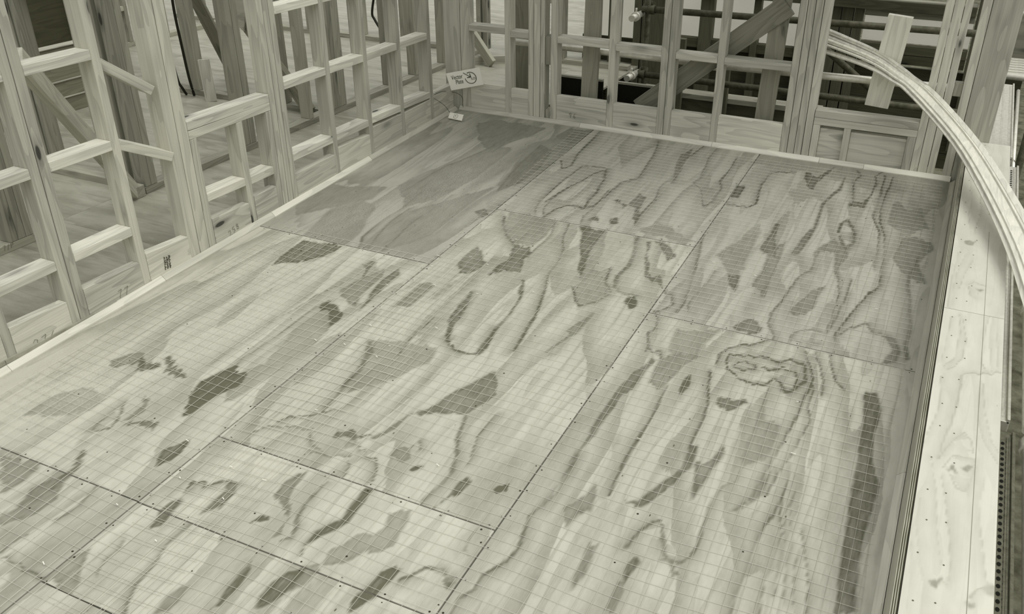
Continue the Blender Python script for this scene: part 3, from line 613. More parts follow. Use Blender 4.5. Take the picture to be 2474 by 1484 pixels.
# ================================================================== LEFT WALL (studs at 400 centres, dwangs, solid blocking)
WL = empty('wall_left', (-0.075, -3.0, -0.1), kind='structure', label='open timber stud wall along the left side of the deck')
XF, XB = -0.030, -0.120
SB = -0.02; ST = 2.42
def lstud(y0, y1, zt=None, v=0.49):
    zt = ST - 0.045 if zt is None else zt
    return box('stud', XB, XF, y0, y1, SB, zt + (lev((y0 + y1) / 2) if zt > 2 else 0), None, WL, v=v)
for y0, y1 in ((-4.83, -4.785), (-4.41, -4.365), (-3.981, -3.937), (-3.639, -3.5935), (-3.5895, -3.541), (-3.2, -3.154), (-2.866, -2.8015), (-2.7975, -2.7305),
               (-2.091, -2.0475), (-2.0435, -2.0025), (-1.9985, -1.955), (-1.560, -1.517), (-1.160, -1.117), (-0.762, -0.719), (-0.365, -0.318)):
    lstud(y0, y1)
lstud(-2.727, -2.680, 0.627); lstud(-2.382, -2.336, 0.612); lstud(-2.139, -2.095, 0.600)
def lbeam(name, y0, y1, t0, t1, th=0.045, x0=XB, x1=XF, v=0.50, mat=None):
    cs = [(x0, y0, t0 - th), (x1, y0, t0 - th), (x1, y1, t1 - th), (x0, y1, t1 - th), (x0, y0, t0), (x1, y0, t0), (x1, y1, t1), (x0, y1, t1)]
    return hexa(name, cs, mat or timber(v, 'y'), WL)
N1 = lambda y: 1.206 - 0.040 * (y + 3.54)
N2 = lambda y: 0.790 - 0.041 * (y + 3.54)
N3 = lambda y: 0.356 - 0.038 * (y + 3.54)
bays = [(-4.365, -3.981), (-3.937, -3.639), (-3.541, -3.2), (-1.955, -1.560), (-1.517, -1.160), (-1.117, -0.762), (-0.719, -0.365)]
for i, (a, b) in enumerate(bays):
    a += .001; b -= .001
    lbeam('nog', a, b, N3(a) + (0.008 if i > 4 else 0), N3(b), v=0.66 if i > 2 else 0.66)
    lbeam('nog', a, b, N2(a), N2(b), v=0.64)
    lbeam('nog', a, b, N1(a), N1(b), v=0.66)
lbeam('nog', -2.679, -2.383, 0.318, 0.299, v=0.58); lbeam('nog', -2.335, -2.140, 0.290, 0.282, v=0.56)
lbeam('sill', -2.728, -2.095, 0.674, 0.646, v=0.55, th=0.045); lbeam('sill', -2.728, -2.095, 0.724, 0.692, v=0.62, th=0.047)
blk = [(-4.365, -3.981, .17, .165), (-3.937, -3.639, .178, .155), (-3.541, -3.2, .172, .152), (-3.154, -2.866, .178, .150), (-2.679, -2.383, .174, .150), (-2.335, -2.140, .173, .163),
       (-1.955, -1.560, .170, .160), (-1.517, -1.160, .192, .165), (-1.117, -0.762, .205, .190), (-0.719, -0.365, .186, .182), (-0.317, -0.02, .215, .205)]
BLK = []
for a, b, t0, t1 in blk:
    BLK.append(lbeam('blocking', a + .001, b - .001, t0, t1, th=t0 + 0.02, x0=-0.078, x1=XF + 0.002, v=0.56))
# skewed short braces between two studs
board('brace', (-0.085, -3.15, 1.125), (-0.065, -2.90, 0.935), 0.09, 0.045, timber(0.56, 'x'), WL, up=(0.15, 0.55, 0.8))
board('brace', (-0.080, -3.152, 0.745), (-0.065, -2.862, 0.590), 0.09, 0.045, timber(0.58, 'x'), WL, up=(0.1, 0.45, 0.85))
lbeam('bottom_plate', -5.2, 0.0, -0.022, -0.022, th=0.08, v=0.4)
for a, b in ((-5.2, -2.4), (-2.4, 0.12)): lbeam('top_plate', a, b, ST + lev(a), ST + lev(b), v=0.45)
# pencil figures and the mill stamp on the blocking
PEN = plain('pencil_grey', 0.17, 0.8); INK = plain('stamp_ink', 0.06, 0.8)
SEV = [(0, .9), (.55, 1), (.3, .5), (.15, 0)]; FOUR = [(.5, 1), (0, .35), (.7, .35)]; FOUR2 = [(.55, .6), (.45, -.1)]
TWO = [(0, .75), (.2, 1), (.5, .85), (.4, .5), (0, 0), (.65, .05)]; FIVE = [(.6, 1), (.15, 1), (.1, .6), (.45, .6), (.5, .2), (.0, .0)]
EIGHT = [(.45, .9), (.15, .95), (.1, .7), (.5, .35), (.35, .0), (.05, .15), (.15, .45), (.5, .75), (.45, .9)]
SIX = [(.5, 1), (.15, .6), (.1, .15), (.4, .0), (.5, .3), (.15, .4)]; NINE = [(.5, .6), (.15, .55), (.1, .9), (.45, 1), (.5, .6), (.35, 0)]
def digits(ds): return [[(x + k * 0.95, y) for x, y in st] for k, d in enumerate(ds) for st in (d if isinstance(d[0], list) else [d])]
XM = XF + 0.0035
pencil('pencil_mark', digits([TWO, SEV, [FOUR, FOUR2]]), U(85, 845, 'x', XM), (0, 1, -.05), (0, 0, 1), 0.045, PEN, BLK[1])
pencil('pencil_mark', digits([SEV, SEV]), U(288, 722, 'x', XM), (0, 1, -.05), (0, 0, 1), 0.042, PEN, BLK[2])
pencil('pencil_mark', digits([TWO, FIVE, EIGHT]), U(556, 572, 'x', XM), (0, 1, .25), (0, -.3, 1), 0.034, PEN, BLK[4])
rm = random.Random(4)
for k in range(3):                                     # illegible printed mill stamp: three short columns of blurred marks
    marks = []
    for j in range(11):
        y_ = j * 0.30; w_ = rm.uniform(.35, .8)
        marks += [[(0.1, y_), (w_, y_ + rm.uniform(-.08, .08))]] + ([[(rm.uniform(.1, .7), y_), (rm.uniform(.1, .7), y_ + .26)]] if rm.random() < .7 else [])
    pencil('mill_stamp', marks, U(398 + k * 5.5, 652 - k * 2.5, 'x', XM), (0, 1, -.1), (0, -.12, 1), 0.021, INK, BLK[3], r=0.0016)

# ================================================================== BACK WALL
WB = empty('wall_back', (1.7, 0.075, -0.1), kind='structure', label='open timber stud wall across the back of the deck')
YF, YB = 0.030, 0.120
def bstud(x0, x1, z0=-0.02, z1=2.37, v=0.58, y0=YF, y1=YB): return box('stud', x0, x1, y0, y1, z0, z1, None, WB, v=v)
for x0, x1 in ((-0.118, 0.018), (0.022, 0.092), (0.387, 0.433), (0.577, 0.6165), (0.620, 0.669), (0.673, 0.706), (0.753, 0.803), (1.193, 1.241), (1.569, 1.6175), (1.621, 1.669), (1.953, 1.999),
               (2.433, 2.4775), (2.481, 2.5245), (2.528, 2.5725), (2.576, 2.6205), (3.253, 3.2970), (3.300, 3.3515), (3.355, 3.396), (3.445, 3.4935)):
    bstud(x0, x1)
bstud(3.497, 3.66, z0=-0.05, v=0.52)                    # wide end post
bstud(2.624, 2.668, z1=0.243); bstud(2.818, 2.860, z1=0.243); bstud(3.201, 3.251, z1=0.243)
for x0, x1, t, in ((0.093, 0.386, .650), (0.434, 0.576, .635), (0.804, 1.192, .630), (1.242, 1.568, .622), (1.670, 1.952, .612), (2.000, 2.432, .610)):
    box('nog', x0, x1, YF, YB, t - 0.046, t, None, WB, v=0.64)
    box('nog', x0, x1, YF, YB, t + 0.40, t + 0.445, None, WB, v=0.40) if x0 < 0.5 and False else None
BB = []
for x0, x1, t in ((0.093, 0.386, .222), (0.434, 0.576, .212), (0.804, 1.192, .208), (1.242, 1.568, .205), (1.670, 1.952, .210), (2.000, 2.432, .216)):
    BB.append(box('blocking', x0, x1, YF + 0.001, YF + 0.046, -0.02, t, timber(0.70, 'x'), WB))
box('packer', 0.708, 0.751, YF + 0.01, YB, 0.42, 0.62, None, WB, v=0.34, knots=False); box('packer', 0.708, 0.751, YF + 0.02, YB, -0.02, 0.085, None, WB, v=0.40, knots=False)
box('packer', 3.397, 3.444, YF + 0.03, YB, 0.52, 0.60, None, WB, v=0.44, knots=False)
box('sill', 2.624, 3.252, YF, YB, 0.292, 0.340, None, WB, v=0.58); box('sill', 2.624, 3.252, YF, YB, 0.244, 0.290, None, WB, v=0.56)
box('infill_board', 2.669, 2.817, YF + 0.022, YB - 0.02, -0.02, 0.220, timber(0.7, 'x'), WB); box('infill_board', 2.861, 3.200, YF + 0.022, YB - 0.02, -0.02, 0.218, None, WB, v=0.7)
box('top_plate', -0.12, 3.66, YF, YB, 2.372, 2.417, None, WB, v=0.4)
pencil('pencil_mark', digits([NINE, SIX]), U(1374, 284, 'y', YF - 0.0015), (1, 0, 0), (0, 0, 1), 0.036, PEN, BB[2])

# ================================================================== RIGHT PARAPET
WR = empty('wall_right', (3.65, -2.8, 0.0), kind='structure', label='low plywood parapet with pale capping along the right side of the deck')
LIN = ply('lining_plywood', 0.22, 0.46, use_attr=False, band=0.25, bandscale=(2.0, 0.8), nb=3)
EDG = None
def edge_mat():
    m, n, b = newmat('plywood_edge', 0.8, 0.2)
    tc = n.nodes.new('ShaderNodeTexCoord'); sx = n.nodes.new('ShaderNodeSeparateXYZ'); n.links.new(tc.outputs['Object'], sx.inputs[0])
    w = math_(n, 'FRACT', math_(n, 'MULTIPLY', math_(n, 'ADD', sx.outputs[0], 0.5), 165.0))
    g = noise(n, vmul(n, tc.outputs['Object'], (30, 9, 30)), 1.0, 3)
    st = mrange(n, math_(n, 'ADD', w, math_(n, 'MULTIPLY', g, 0.5)), 0.55, 0.8, 0, 1, smooth=True)
    n.links.new(colour(n, st, tone(0.42), tone(0.07)), b.inputs['Base Color'])
    return m
PLE = edge_mat()
for a, b in ((-5.6, -2.262), (-2.258, 0.0)):
    o = box('lining_panel', 3.530, 3.5475, a, b, -0.02, 0.262, LIN, WR, bev=0)
    o.data.materials.append(PLE)
    for p in o.data.polygons:
        if p.normal.z > 0.9: p.material_index = 1
box('frame_timber', 3.5485, 3.755, -5.6, 0.0, -0.3, 0.250, timber(0.4, 'y'), WR)
CAPM = ply('capping_plywood', 0.33, 0.68, use_attr=True, band=0.16, bandscale=(5.5, 0.7), nb=5, rough=0.55, fine_amp=0.10)
CAPFIG = """L50,7:3636,-2816 3639,-2751 3668,-2724 3727,-2709 3774,-2661
L50,6:3639,-2814 3632,-2963 3623,-3104 3597,-3304
L50,6:3600,-3303 3633,-3195 3663,-3128 3686,-3149 3699,-3216
L40,4:3574,-2781 3581,-2987 3572,-3106 3549,-3245
P85,3:3631,-3347 3641,-3331 3659,-3346 3647,-3365
P80,3:3672,-3300 3691,-3273 3708,-3286 3693,-3315
L50,7:3616,-3345 3639,-3285 3669,-3260 3706,-3253 3713,-3299 3705,-3369 3688,-3442 3667,-3433 3644,-3379
L45,4:3701,-2810 3706,-3042 3729,-3160 3774,-3260
L40,4:3717,-2777 3724,-2978 3750,-3130 3778,-3199
L42,4:3614,-3394 3637,-3519 3656,-3678 3660,-3829 3654,-3875
L35,4:3576,-3314 3605,-3490 3621,-3654 3636,-3803
L35,6:3562,-3529 3565,-3681 3582,-3829 3603,-3913 3606,-4017
L35,4:3547,-3648 3559,-3840 3573,-4033
P85,3:3617,-3875 3631,-3863 3651,-3877 3638,-3898 3623,-3890
P80,3:3714,-3929 3732,-3916 3733,-3932 3719,-3940
P60,3:3747,-3873 3768,-3845 3782,-3849 3782,-3883 3757,-3896
L50,7:3718,-3907 3729,-3867 3759,-3842 3781,-3832
L40,4:3741,-3371 3729,-3476 3735,-3641 3748,-3750 3759,-3832
P80,3:3594,-1513 3618,-1484 3644,-1507 3633,-1539 3602,-1545
P70,3:3687,-1114 3710,-1080 3730,-1090 3717,-1126
P80,3:3668,-1984 3682,-1970 3691,-1977 3680,-1993
L40,4:3633,-1978 3655,-1938 3702,-1960
L40,4:3634,-1992 3643,-2088 3661,-2094
L40,4:3575,-1643 3562,-1967 3560,-2224
L40,4:3607,-1661 3581,-1882 3574,-2176
L40,4:3645,-1693 3616,-1865 3600,-2023
L42,4:3562,-2678 3575,-2557 3576,-2309
L45,4:3575,-2726 3610,-2632 3620,-2416 3608,-2281
L45,4:3591,-2740 3636,-2642 3644,-2465 3624,-2287
L45,4:3723,-2693 3707,-2642 3705,-2436 3721,-2241
L40,4:3742,-2669 3728,-2485 3732,-2236
L40,4:3761,-2639 3752,-2450 3748,-2229
L35,4:3673,-482 3701,-704 3685,-930
L35,4:3569,-481 3603,-968 3605,-1326
L35,4:3622,-505 3655,-1049 3633,-1387
P32,3:3651,-727 3722,-694 3755,-981 3675,-1039"""
_deckfig = FIG; STROKES = CAPFIG; FIG = [(k, a * 0.8, w, p) for k, a, w, p in parse()]
PENL = plain('chalk_line', 0.25, 0.8)
for a, b in ((-5.6, -2.238), (-2.235, 0.028)):
    o = sheet(3.550, 3.778, a, b, CAPM, WR, step=0.006, th=0.018, z=0.270); o.name = 'capping_panel'
    o.data.attributes['weather'].data.foreach_set('value', np.zeros(len(o.data.vertices), np.float32))
FIG = _deckfig
bm = bmesh.new()
pa, pb = U(2390, 560, 'z', .2706), U(2335, 1484, 'z', .2706); pb = pb + (pb - pa) * 0.4
s_ = Vector((0.0008, 0, 0)); bm.faces.new([bm.verts.new(q) for q in (pa - s_, pb - s_, pb + s_, pa + s_)])
me = bpy.data.meshes.new('chalk_line'); bm.to_mesh(me); bm.free(); link('chalk_line', me, PENL, WR)
bm = bmesh.new()
for k in range(34):
    for x in (3.585, 3.64):
        y = 0.0 - k * 0.165 + rs.uniform(-.02, .02); r = 0.003; xx = x + rs.uniform(-.008, .008)
        bm.faces.new([bm.verts.new((xx + r * math.cos(q * math.pi / 3), y + r * math.sin(q * math.pi / 3), 0.2708)) for q in range(6)])
me = bpy.data.meshes.new('nail_heads'); bm.to_mesh(me); bm.free(); tag(link('nail_heads', me, plain('nail_grey', 0.10, 0.6), WR), kind='stuff')

# ================================================================== WIRE NETTING ON THE DECK
WIRE = plain('galvanised_wire', 0.66, 0.4, metal=0.2)
def netting(x0, x1, y0, y1, seed, label, skew=0.0, lift=0.0):
    rn = random.Random(seed); vs = []; fs = []
    R_ = 0.00072
    ph = [rn.uniform(0, 6.28) for _ in range(8)]
    def disp(x, y):
        near = max(0.0, min(1.0, (-y - 2.6) / 1.6))
        dx = (0.004 + 0.010 * near) * math.sin(1.7 * y + ph[0] + x * 0.8) + 0.003 * math.sin(6.1 * y + ph[1] + 3 * x)
        dy = (0.003 + 0.012 * near) * math.sin(2.3 * x + ph[2] + 0.5 * y) + (0.002 + 0.005 * near) * math.sin(7.0 * x + ph[3] + 2.2 * y)
        z = 0.0035 + lift + (0.002 + 0.006 * near) * (0.5 + 0.5 * math.sin(3.1 * x + 2.3 * y + ph[4])) * (0.5 + 0.5 * math.sin(5.3 * y - 1.9 * x + ph[5]))
        return Vector((x + dx + skew * (y - y1) * (x1 - x) / (x1 - x0), y + dy, z))
    def wire(ps):
        b = len(vs); n = len(ps)
        for i, p in enumerate(ps):
            d = (ps[min(i + 1, n - 1)] - ps[max(i - 1, 0)]).normalized(); s = d.cross(Vector((0, 0, 1))).normalized()
            vs.extend([p + s * R_ - Vector((0, 0, R_ * .6)), p + Vector((0, 0, R_)), p - s * R_ - Vector((0, 0, R_ * .6))])
        for i in range(n - 1):
            for k in range(3):
                fs.append((b + 3 * i + k, b + 3 * i + (k + 1) % 3, b + 3 * i + 3 + (k + 1) % 3, b + 3 * i + 3 + k))
    nx = int(round((x1 - x0) / 0.0505)); ny = int(round((y1 - y0) / 0.0515))
    for k in range(nx + 1):
        x = x0 + (x1 - x0) * k / nx
        wire([disp(x, y0 + (y1 - y0) * j / 70) for j in range(71)])
    for k in range(ny + 1):
        y = y0 + (y1 - y0) * k / ny
        wire([disp(x0 - 0.012 + (x1 - x0 + 0.024) * j / 44, y) for j in range(45)])
    me = bpy.data.meshes.new('wire_netting'); me.from_pydata([tuple(v) for v in vs], [], fs)
    return tag(link('wire_netting', me, WIRE, None, (0, 0, 0)), label, 'wire netting')
netting(1.00, 3.45, -5.6, -0.10, 2, 'wide sheet of fine square wire netting over the right two thirds of the deck', skew=-0.045)
netting(0.14, 1.50, -5.6, -2.30, 5, 'narrower sheet of wire netting on the deck beside the left stud wall', lift=0.002, skew=0.01)

# bright wire ties along the lap of the two nettings
tb = bmesh.new(); rt = random.Random(11)
for k in range(34):
    y_ = -rt.uniform(1.6, 5.0); x_ = rt.choice([1.25 + rt.uniform(-.25, .25), rt.uniform(1.2, 3.3)]); a_ = rt.uniform(-0.5, 0.3); l_ = rt.uniform(.005, .010)
    d_ = Vector((math.cos(a_), math.sin(a_), 0)) * l_; n_ = Vector((-d_.y, d_.x, 0)).normalized() * 0.0016; c_ = Vector((x_, y_, 0.011))
    tb.faces.new([tb.verts.new(v_) for v_ in (c_ - d_ - n_, c_ + d_ - n_, c_ + d_ + n_, c_ - d_ + n_)])
me = bpy.data.meshes.new('wire_tie'); tb.to_mesh(me); tb.free()
_net = [o for o in COL.objects if o.name == 'wire_netting'][0]
tag(link('wire_tie', me, plain('tie_white', 0.85, 0.4), _net), kind='stuff')

# ================================================================== SIGN AND TAG IN THE CORNER
WHT = plain('white_card', 0.95, 0.45, mott=0.02, scale=8); BLK_INK = plain('print_ink', 0.05, 0.6)
bl, br = U(1090, 219, 'x', -0.020), U(1168, 205, 'y', 0.000)
ex = (br - bl).normalized(); nh = Vector((ex.y, -ex.x, 0)).normalized()
nh = (nh + Vector((0, 0, 0.10))).normalized()
tl, tr = UPl(1077, 178, bl, nh), UPl(1158, 163, bl, nh)
sg = empty('sign_plate', (bl + br) / 2, label='white sign plate reading Vector Plate wedged in the corner of the walls', cat='sign')
th = nh * -0.006
hexa('plate', [bl + th, br + th, br, bl, tl + th, tr + th, tr, tl], WHT, sg, bev=0.001)
xs_ = (br - bl); ys_ = (tl - bl)
P_ = lambda a, b: bl + xs_ * a + ys_ * b + nh * 0.0008
text('lettering', 'Vector', 0.046, P_(0.115, 0.585), xs_, ys_, BLK_INK, sg, spacing=0.95, xs=0.72)
text('lettering', 'Plate', 0.046, P_(0.205, 0.300), xs_, ys_, BLK_INK, sg, spacing=0.95, xs=0.72)
text('lettering', 'ILD', 0.024, P_(0.690, 0.400), xs_, ys_, BLK_INK, sg, spacing=1.0)
wS, hS = xs_.length, ys_.length; xe, ye = xs_.normalized(), ys_.normalized()
cc = P_(0.690, 0.515); bm = bmesh.new(); prev = None; rO, rI = 0.0445, 0.0395
for k in range(49):
    a = math.radians(150 + 32 + (360 - 62) * k / 48.0 - 5); d = xe * math.cos(a) + ye * math.sin(a)
    cur = (bm.verts.new(cc + d * rI - (bl)), bm.verts.new(cc + d * rO - bl))
    if prev: bm.faces.new((prev[0], prev[1], cur[1], cur[0]))
    prev = cur
def seg2(p, q, w):
    d = (q - p).normalized(); s = nh.cross(d) * w
    bm.faces.new([bm.verts.new(r - bl) for r in (p - s, q - s, q + s, p + s)])
tip = cc + xe * 0.002 + ye * 0.006
seg2(cc - xe * 0.046 + ye * 0.046, tip, 0.0022)
seg2(tip + ye * 0.027, tip - ye * 0.003, 0.003); seg2(tip - xe * 0.029, tip + xe * 0.003, 0.003)
me = bpy.data.meshes.new('emblem'); bm.to_mesh(me); bm.free(); link('emblem', me, BLK_INK, sg, bl)
# small hang tag lying on the deck
tg = empty('hang_tag', U(1100, 282, 'z', 0.02), label='small white tag on a thin black wire lying in the deck corner', cat='tag')
q = [U(1087, 271, 'z', 0.045), U(1120, 277, 'z', 0.045), U(1115.5, 292, 'z', 0.012), U(1082, 285, 'z', 0.012)]
nq = (q[1] - q[0]).cross(q[2] - q[1]).normalized(); nq = nq if nq.z > 0 else -nq
hexa('tag_card', [q[3] - nq * .004, q[2] - nq * .004, q[1] - nq * .004, q[0] - nq * .004, q[3], q[2], q[1], q[0]], WHT, tg, bev=0.0015)
cq = (q[0] + q[1] + q[2] + q[3]) / 4 + nq * 0.001; bm = bmesh.new(); xq = (q[1] - q[0]).normalized(); yq = nq.cross(xq); prev = None
for k in range(33):
    a = math.radians(160 + 310 * k / 32); d = xq * math.cos(a) + yq * math.sin(a)
    cur = (bm.verts.new(d * 0.016), bm.verts.new(d * 0.019))
    if prev: bm.faces.new((prev[0], prev[1], cur[1], cur[0]))
    prev = cur
for (pa_, pb_, w) in (((-.02, .02), (0, 0), .0014), ((0, 0), (0, .011), .0014), ((0, 0), (-.011, 0), .0014)):
    p0 = xq * pa_[0] + yq * pa_[1]; p1 = xq * pb_[0] + yq * pb_[1]; d = (p1 - p0).normalized(); s = nq.cross(d) * w
    bm.faces.new([bm.verts.new(r) for r in (p0 - s, p1 - s, p1 + s, p0 + s)])
me = bpy.data.meshes.new('emblem'); bm.to_mesh(me); bm.free(); link('emblem', me, plain('faint_ink', 0.32, 0.7), tg, cq)
def spline(ps, n=8):
    ps = [Vector(p) for p in ps]; ps = [ps[0] * 2 - ps[1]] + ps + [ps[-1] * 2 - ps[-2]]; out = []
    for i in range(1, len(ps) - 2):
        p0, p1, p2, p3 = ps[i - 1:i + 3]
        for k in range(n):
            t = k / n
            out.append(0.5 * ((2 * p1) + (p2 - p0) * t + (2 * p0 - 5 * p1 + 4 * p2 - p3) * t * t + (3 * p1 - p0 - 3 * p2 + p3) * t ** 3))
    out.append(ps[-2]); return out
BLKR = plain('black_rubber', 0.012, 0.5)
tube('wire', spline([U(1087, 272, 'z', 0.047), U(1075, 256, 'z', 0.10), U(1062, 246, 'x', -0.005), U(1049, 238, 'x', -0.012)]), 0.0016, BLKR, tg, 6)
tube('wire', spline([U(1049, 229, 'x', -0.012), U(1066, 222, 'x', 0.0), U(1085, 221, 'y', -0.06), U(1106, 226, 'y', -0.05), U(1117, 236, 'y', -0.03), U(1118, 250, 'y', -0.02), U(1119, 259, 'y', -0.01)]), 0.0016, BLKR, tg, 6)

# ================================================================== BUNDLE OF BENT LATHS over the parapet corner
ctrl = [((1950, 78), 0.42), ((2020, 103), 0.26), ((2110, 140), 0.135), ((2175, 182), 0.06), ((2235, 230), -0.07), ((2330, 338), -0.56), ((2400, 448), -1.06), ((2474, 592), -1.66), ((2530, 740), -2.2)]
base = [U(u, v, 'y', y) for (u, v), y in ctrl]
LAB = ['outermost pale lath of the bent bundle curving over the parapet', 'second pale lath from the outside of the bent bundle', 'middle lath in the bent bundle over the parapet corner',
       'pale lath just inside the middle of the bent bundle', 'second innermost lath of the bent bundle', 'innermost lath of the bent bundle, lowest at the plank', 'loose lath splayed below the rest of the bent bundle at its far end']
fan = [(0.062, 0.030), (0.040, 0.022), (0.018, 0.012), (-0.004, 0.004), (-0.026, -0.006), (-0.048, -0.014), (-0.066, -0.050)]
for k in range(7):
    sp = spline(base, 7); n = len(sp); bm = bmesh.new(); rings = []
    for i, p in enumerate(sp):
        t = i / (n - 1); d = (sp[min(i + 1, n - 1)] - sp[max(i - 1, 0)]).normalized()
        side = d.cross(Vector((0, 0, 1))).normalized(); up = side.cross(d)
        sprd = 0.75 + 0.5 * abs(t - 0.62)
        c = p - side * 0 + side * (-fan[k][0]) * sprd + up * (fan[k][1] * (0.35 + 2.4 * max(0, 0.42 - t)))
        w, h = 0.0175, 0.0045
        ti = 0.35 * math.sin(k * 1.9); sd_ = side * math.cos(ti) + up * math.sin(ti); ud = up * math.cos(ti) - side * math.sin(ti)
        rings.append([bm.verts.new(c - base[3] + sd_ * a + ud * b) for a, b in ((-w, -h), (w, -h), (w, h), (-w, h))])
    for a, b in zip(rings, rings[1:]):
        for j in range(4): bm.faces.new((a[j], a[(j + 1) % 4], b[(j + 1) % 4], b[j]))
    bm.faces.new(rings[0][::-1]); bm.faces.new(rings[-1]); bmesh.ops.recalc_face_normals(bm, faces=bm.faces)
    me = bpy.data.meshes.new('bent_lath'); bm.to_mesh(me); bm.free()
    tag(link('bent_lath', me, timber(0.74, 'y', knots=False, vary=0.12, contrast=0.7, tag='_lath'), None, base[3]), LAB[k], 'timber lath', 'laths of the bent bundle')
# ================================================================== ROOM BEYOND THE LEFT WALL
INT = ply('interior_floor_plywood', 0.14, 0.40, use_attr=False, band=0.34, axis='x', bandscale=(6, 1.2), nb=3.0, rough=0.45, blotch=1.1)
fl = empty('floor', (-3.5, 0.0, FZ), kind='structure', label='plywood floor of the framed rooms beyond the stud walls')
def fsheet(x0, x1, y0, y1):
    cs = [(x0, y0, FZ - .02 + lev(y0)), (x1, y0, FZ - .02 + lev(y0)), (x1, y1, FZ - .02 + lev(y1)), (x0, y1, FZ - .02 + lev(y1)),
          (x0, y0, FZ + lev(y0)), (x1, y0, FZ + lev(y0)), (x1, y1, FZ + lev(y1)), (x0, y1, FZ + lev(y1))]
    hexa('floor_sheet', cs, INT, fl, bev=0.001)
ys_f = [-6.4, -5.2, -4.0, -2.8, -1.6, -0.4, 0.8, 2.0, 3.2, 4.4, 5.6, 6.8]
for j, (a, b) in enumerate(zip(ys_f, ys_f[1:])):
    x = -9.5 + (1.2 if j % 2 else 0.0)
    xmax = -0.021 if a < 0.0 else 0.62
    while x < xmax - 0.05:
        x1 = min(x + 2.4, xmax)
        if a < 0.12 < b and x1 > -0.02:
            fsheet(x + .001, -0.13, a + .001, b - .001); fsheet(-0.13, x1 - .001, 0.125, b - .001)
        else: fsheet(x + .001, x1 - .001, a + .001, b - .001)
        x = x1
def wall_y(name, xf, ystuds, plates, label, nogs=(), v=0.36, depth=0.09, top=2.35, tv=None):
    """wall running along y, its near face at xf"""
    w = empty(name, (xf - depth / 2, sum(plates[0]) / 2, FZ + lev(sum(plates[0]) / 2)), kind='structure', label=label)
    for a, b in plates:
        box('bottom_plate', xf - depth, xf, a, b, FZ, FZ + 0.045, None, w, v=v, level=True)
        box('top_plate', xf - depth, xf, a, b, top, top + 0.045, None, w, v=v, level=True)
    for s in ystuds:
        a, b = s if isinstance(s, tuple) else (s, s + 0.045)
        box('stud', xf - depth, xf, a, b, FZ + 0.046 + lev(a), top + lev(a) - 0.003, None, w, v=v)
    for a, b, z in nogs: box('nog', xf - depth, xf, a, b, z - 0.045, z, None, w, v=(tv or v) + 0.08, level=True)
    return w
def wall_x(name, yf, xstuds, plates, label, nogs=(), v=0.34, depth=0.09, top=2.35):
    w = empty(name, (sum(plates[0]) / 2, yf + depth / 2, FZ + lev(yf)), kind='structure', label=label); l = lev(yf)
    for a, b in plates:
        box('bottom_plate', a, b, yf, yf + depth, FZ + l, FZ + 0.045 + l, None, w, v=v); box('top_plate', a, b, yf, yf + depth, top + l, top + 0.045 + l, None, w, v=v)
    for s in xstuds:
        a, b = s if isinstance(s, tuple) else (s, s + 0.045)
        box('stud', a, b, yf, yf + depth, FZ + 0.046 + l, top + l - 0.003, None, w, v=v)
    for a, b, z in nogs: box('nog', a, b, yf, yf + depth, z - 0.045 + l, z + l, None, w, v=v + 0.08)
    return w
PX = -0.97
WP = wall_y('wall_corridor', PX, [(-3.9, -3.855), (-3.50, -3.455), (-3.205, -3.157), (-3.155, -3.108), (-3.106, -3.062), (-2.245, -2.20), (-2.198, -2.15), 
     (-1.325, -1.270), (-1.266, -1.205), (-0.582, -0.537), (-0.30, -0.25), (-0.248, -0.196), (-0.194, -0.10), (0.14, 0.185), (0.56, 0.605), (0.976, 1.041), (1.5, 1.545), (1.95, 1.995)],
     [(-5.2, -3.055), (-2.25, 2.2)], 'inner stud wall across the narrow passage behind the left wall',
     nogs=[(-1.205, -0.582, 1.02), (-0.10, 0.14, 1.02), (0.185, 0.56, 1.02), (-3.855, -3.5, 0.62)], v=0.33)
WQ = wall_x('wall_partition', -2.24, [(-1.20, -1.155), (-1.150, -1.105), (-1.86, -1.812), (-1.795, -1.75), (-2.5, -2.455), (-3.1, -3.055), (-3.6, -3.555)], [(-4.6, -1.062)],
     'cross wall of studs beyond the passage, left of the diagonal prop', nogs=[(-2.455, -1.86, 1.16), (-1.75, -1.2, 1.16), (-3.055, -2.5, 1.16), (-2.455, -1.86, 1.95)], v=0.33)
box('stud', -1.32, -1.205, -2.24, -2.15, FZ + 0.13, 2.4, None, WQ, v=0.33)
WC = wall_x('wall_cross', -0.33, [(-2.40, -2.30), (-2.72, -2.675), (-1.45, -1.405), (-3.2, -3.155), (-3.6, -3.555)], [(-2.75, -1.062), (-4.6, -3.1)], 'short cross wall of studs in the second room beyond the passage',
     nogs=[(-2.3, -1.45, 0.98), (-2.675, -2.40, 1.35)], v=0.32)
WF = wall_x('wall_far', 2.20, [(-4.2, -4.155), (-3.6, -3.555), (-3.1, -3.055), (-2.42, -2.36), (-1.9, -1.855), (-1.45, -1.405), (-1.0, -0.955), (-0.93, -0.885), (-0.5, -0.455), (-0.1, -0.055), (0.25, 0.295), (0.45, 0.495)],
     [(-5.0, -0.95), (-0.55, 0.6)], 'stud wall at the far end of the rooms behind the back wall', nogs=[(-2.36, -1.9, 0.62), (-1.85, -1.45, 0.62), (-0.455, -0.1, 0.5), (-3.05, -2.42, 0.7)], v=0.32)
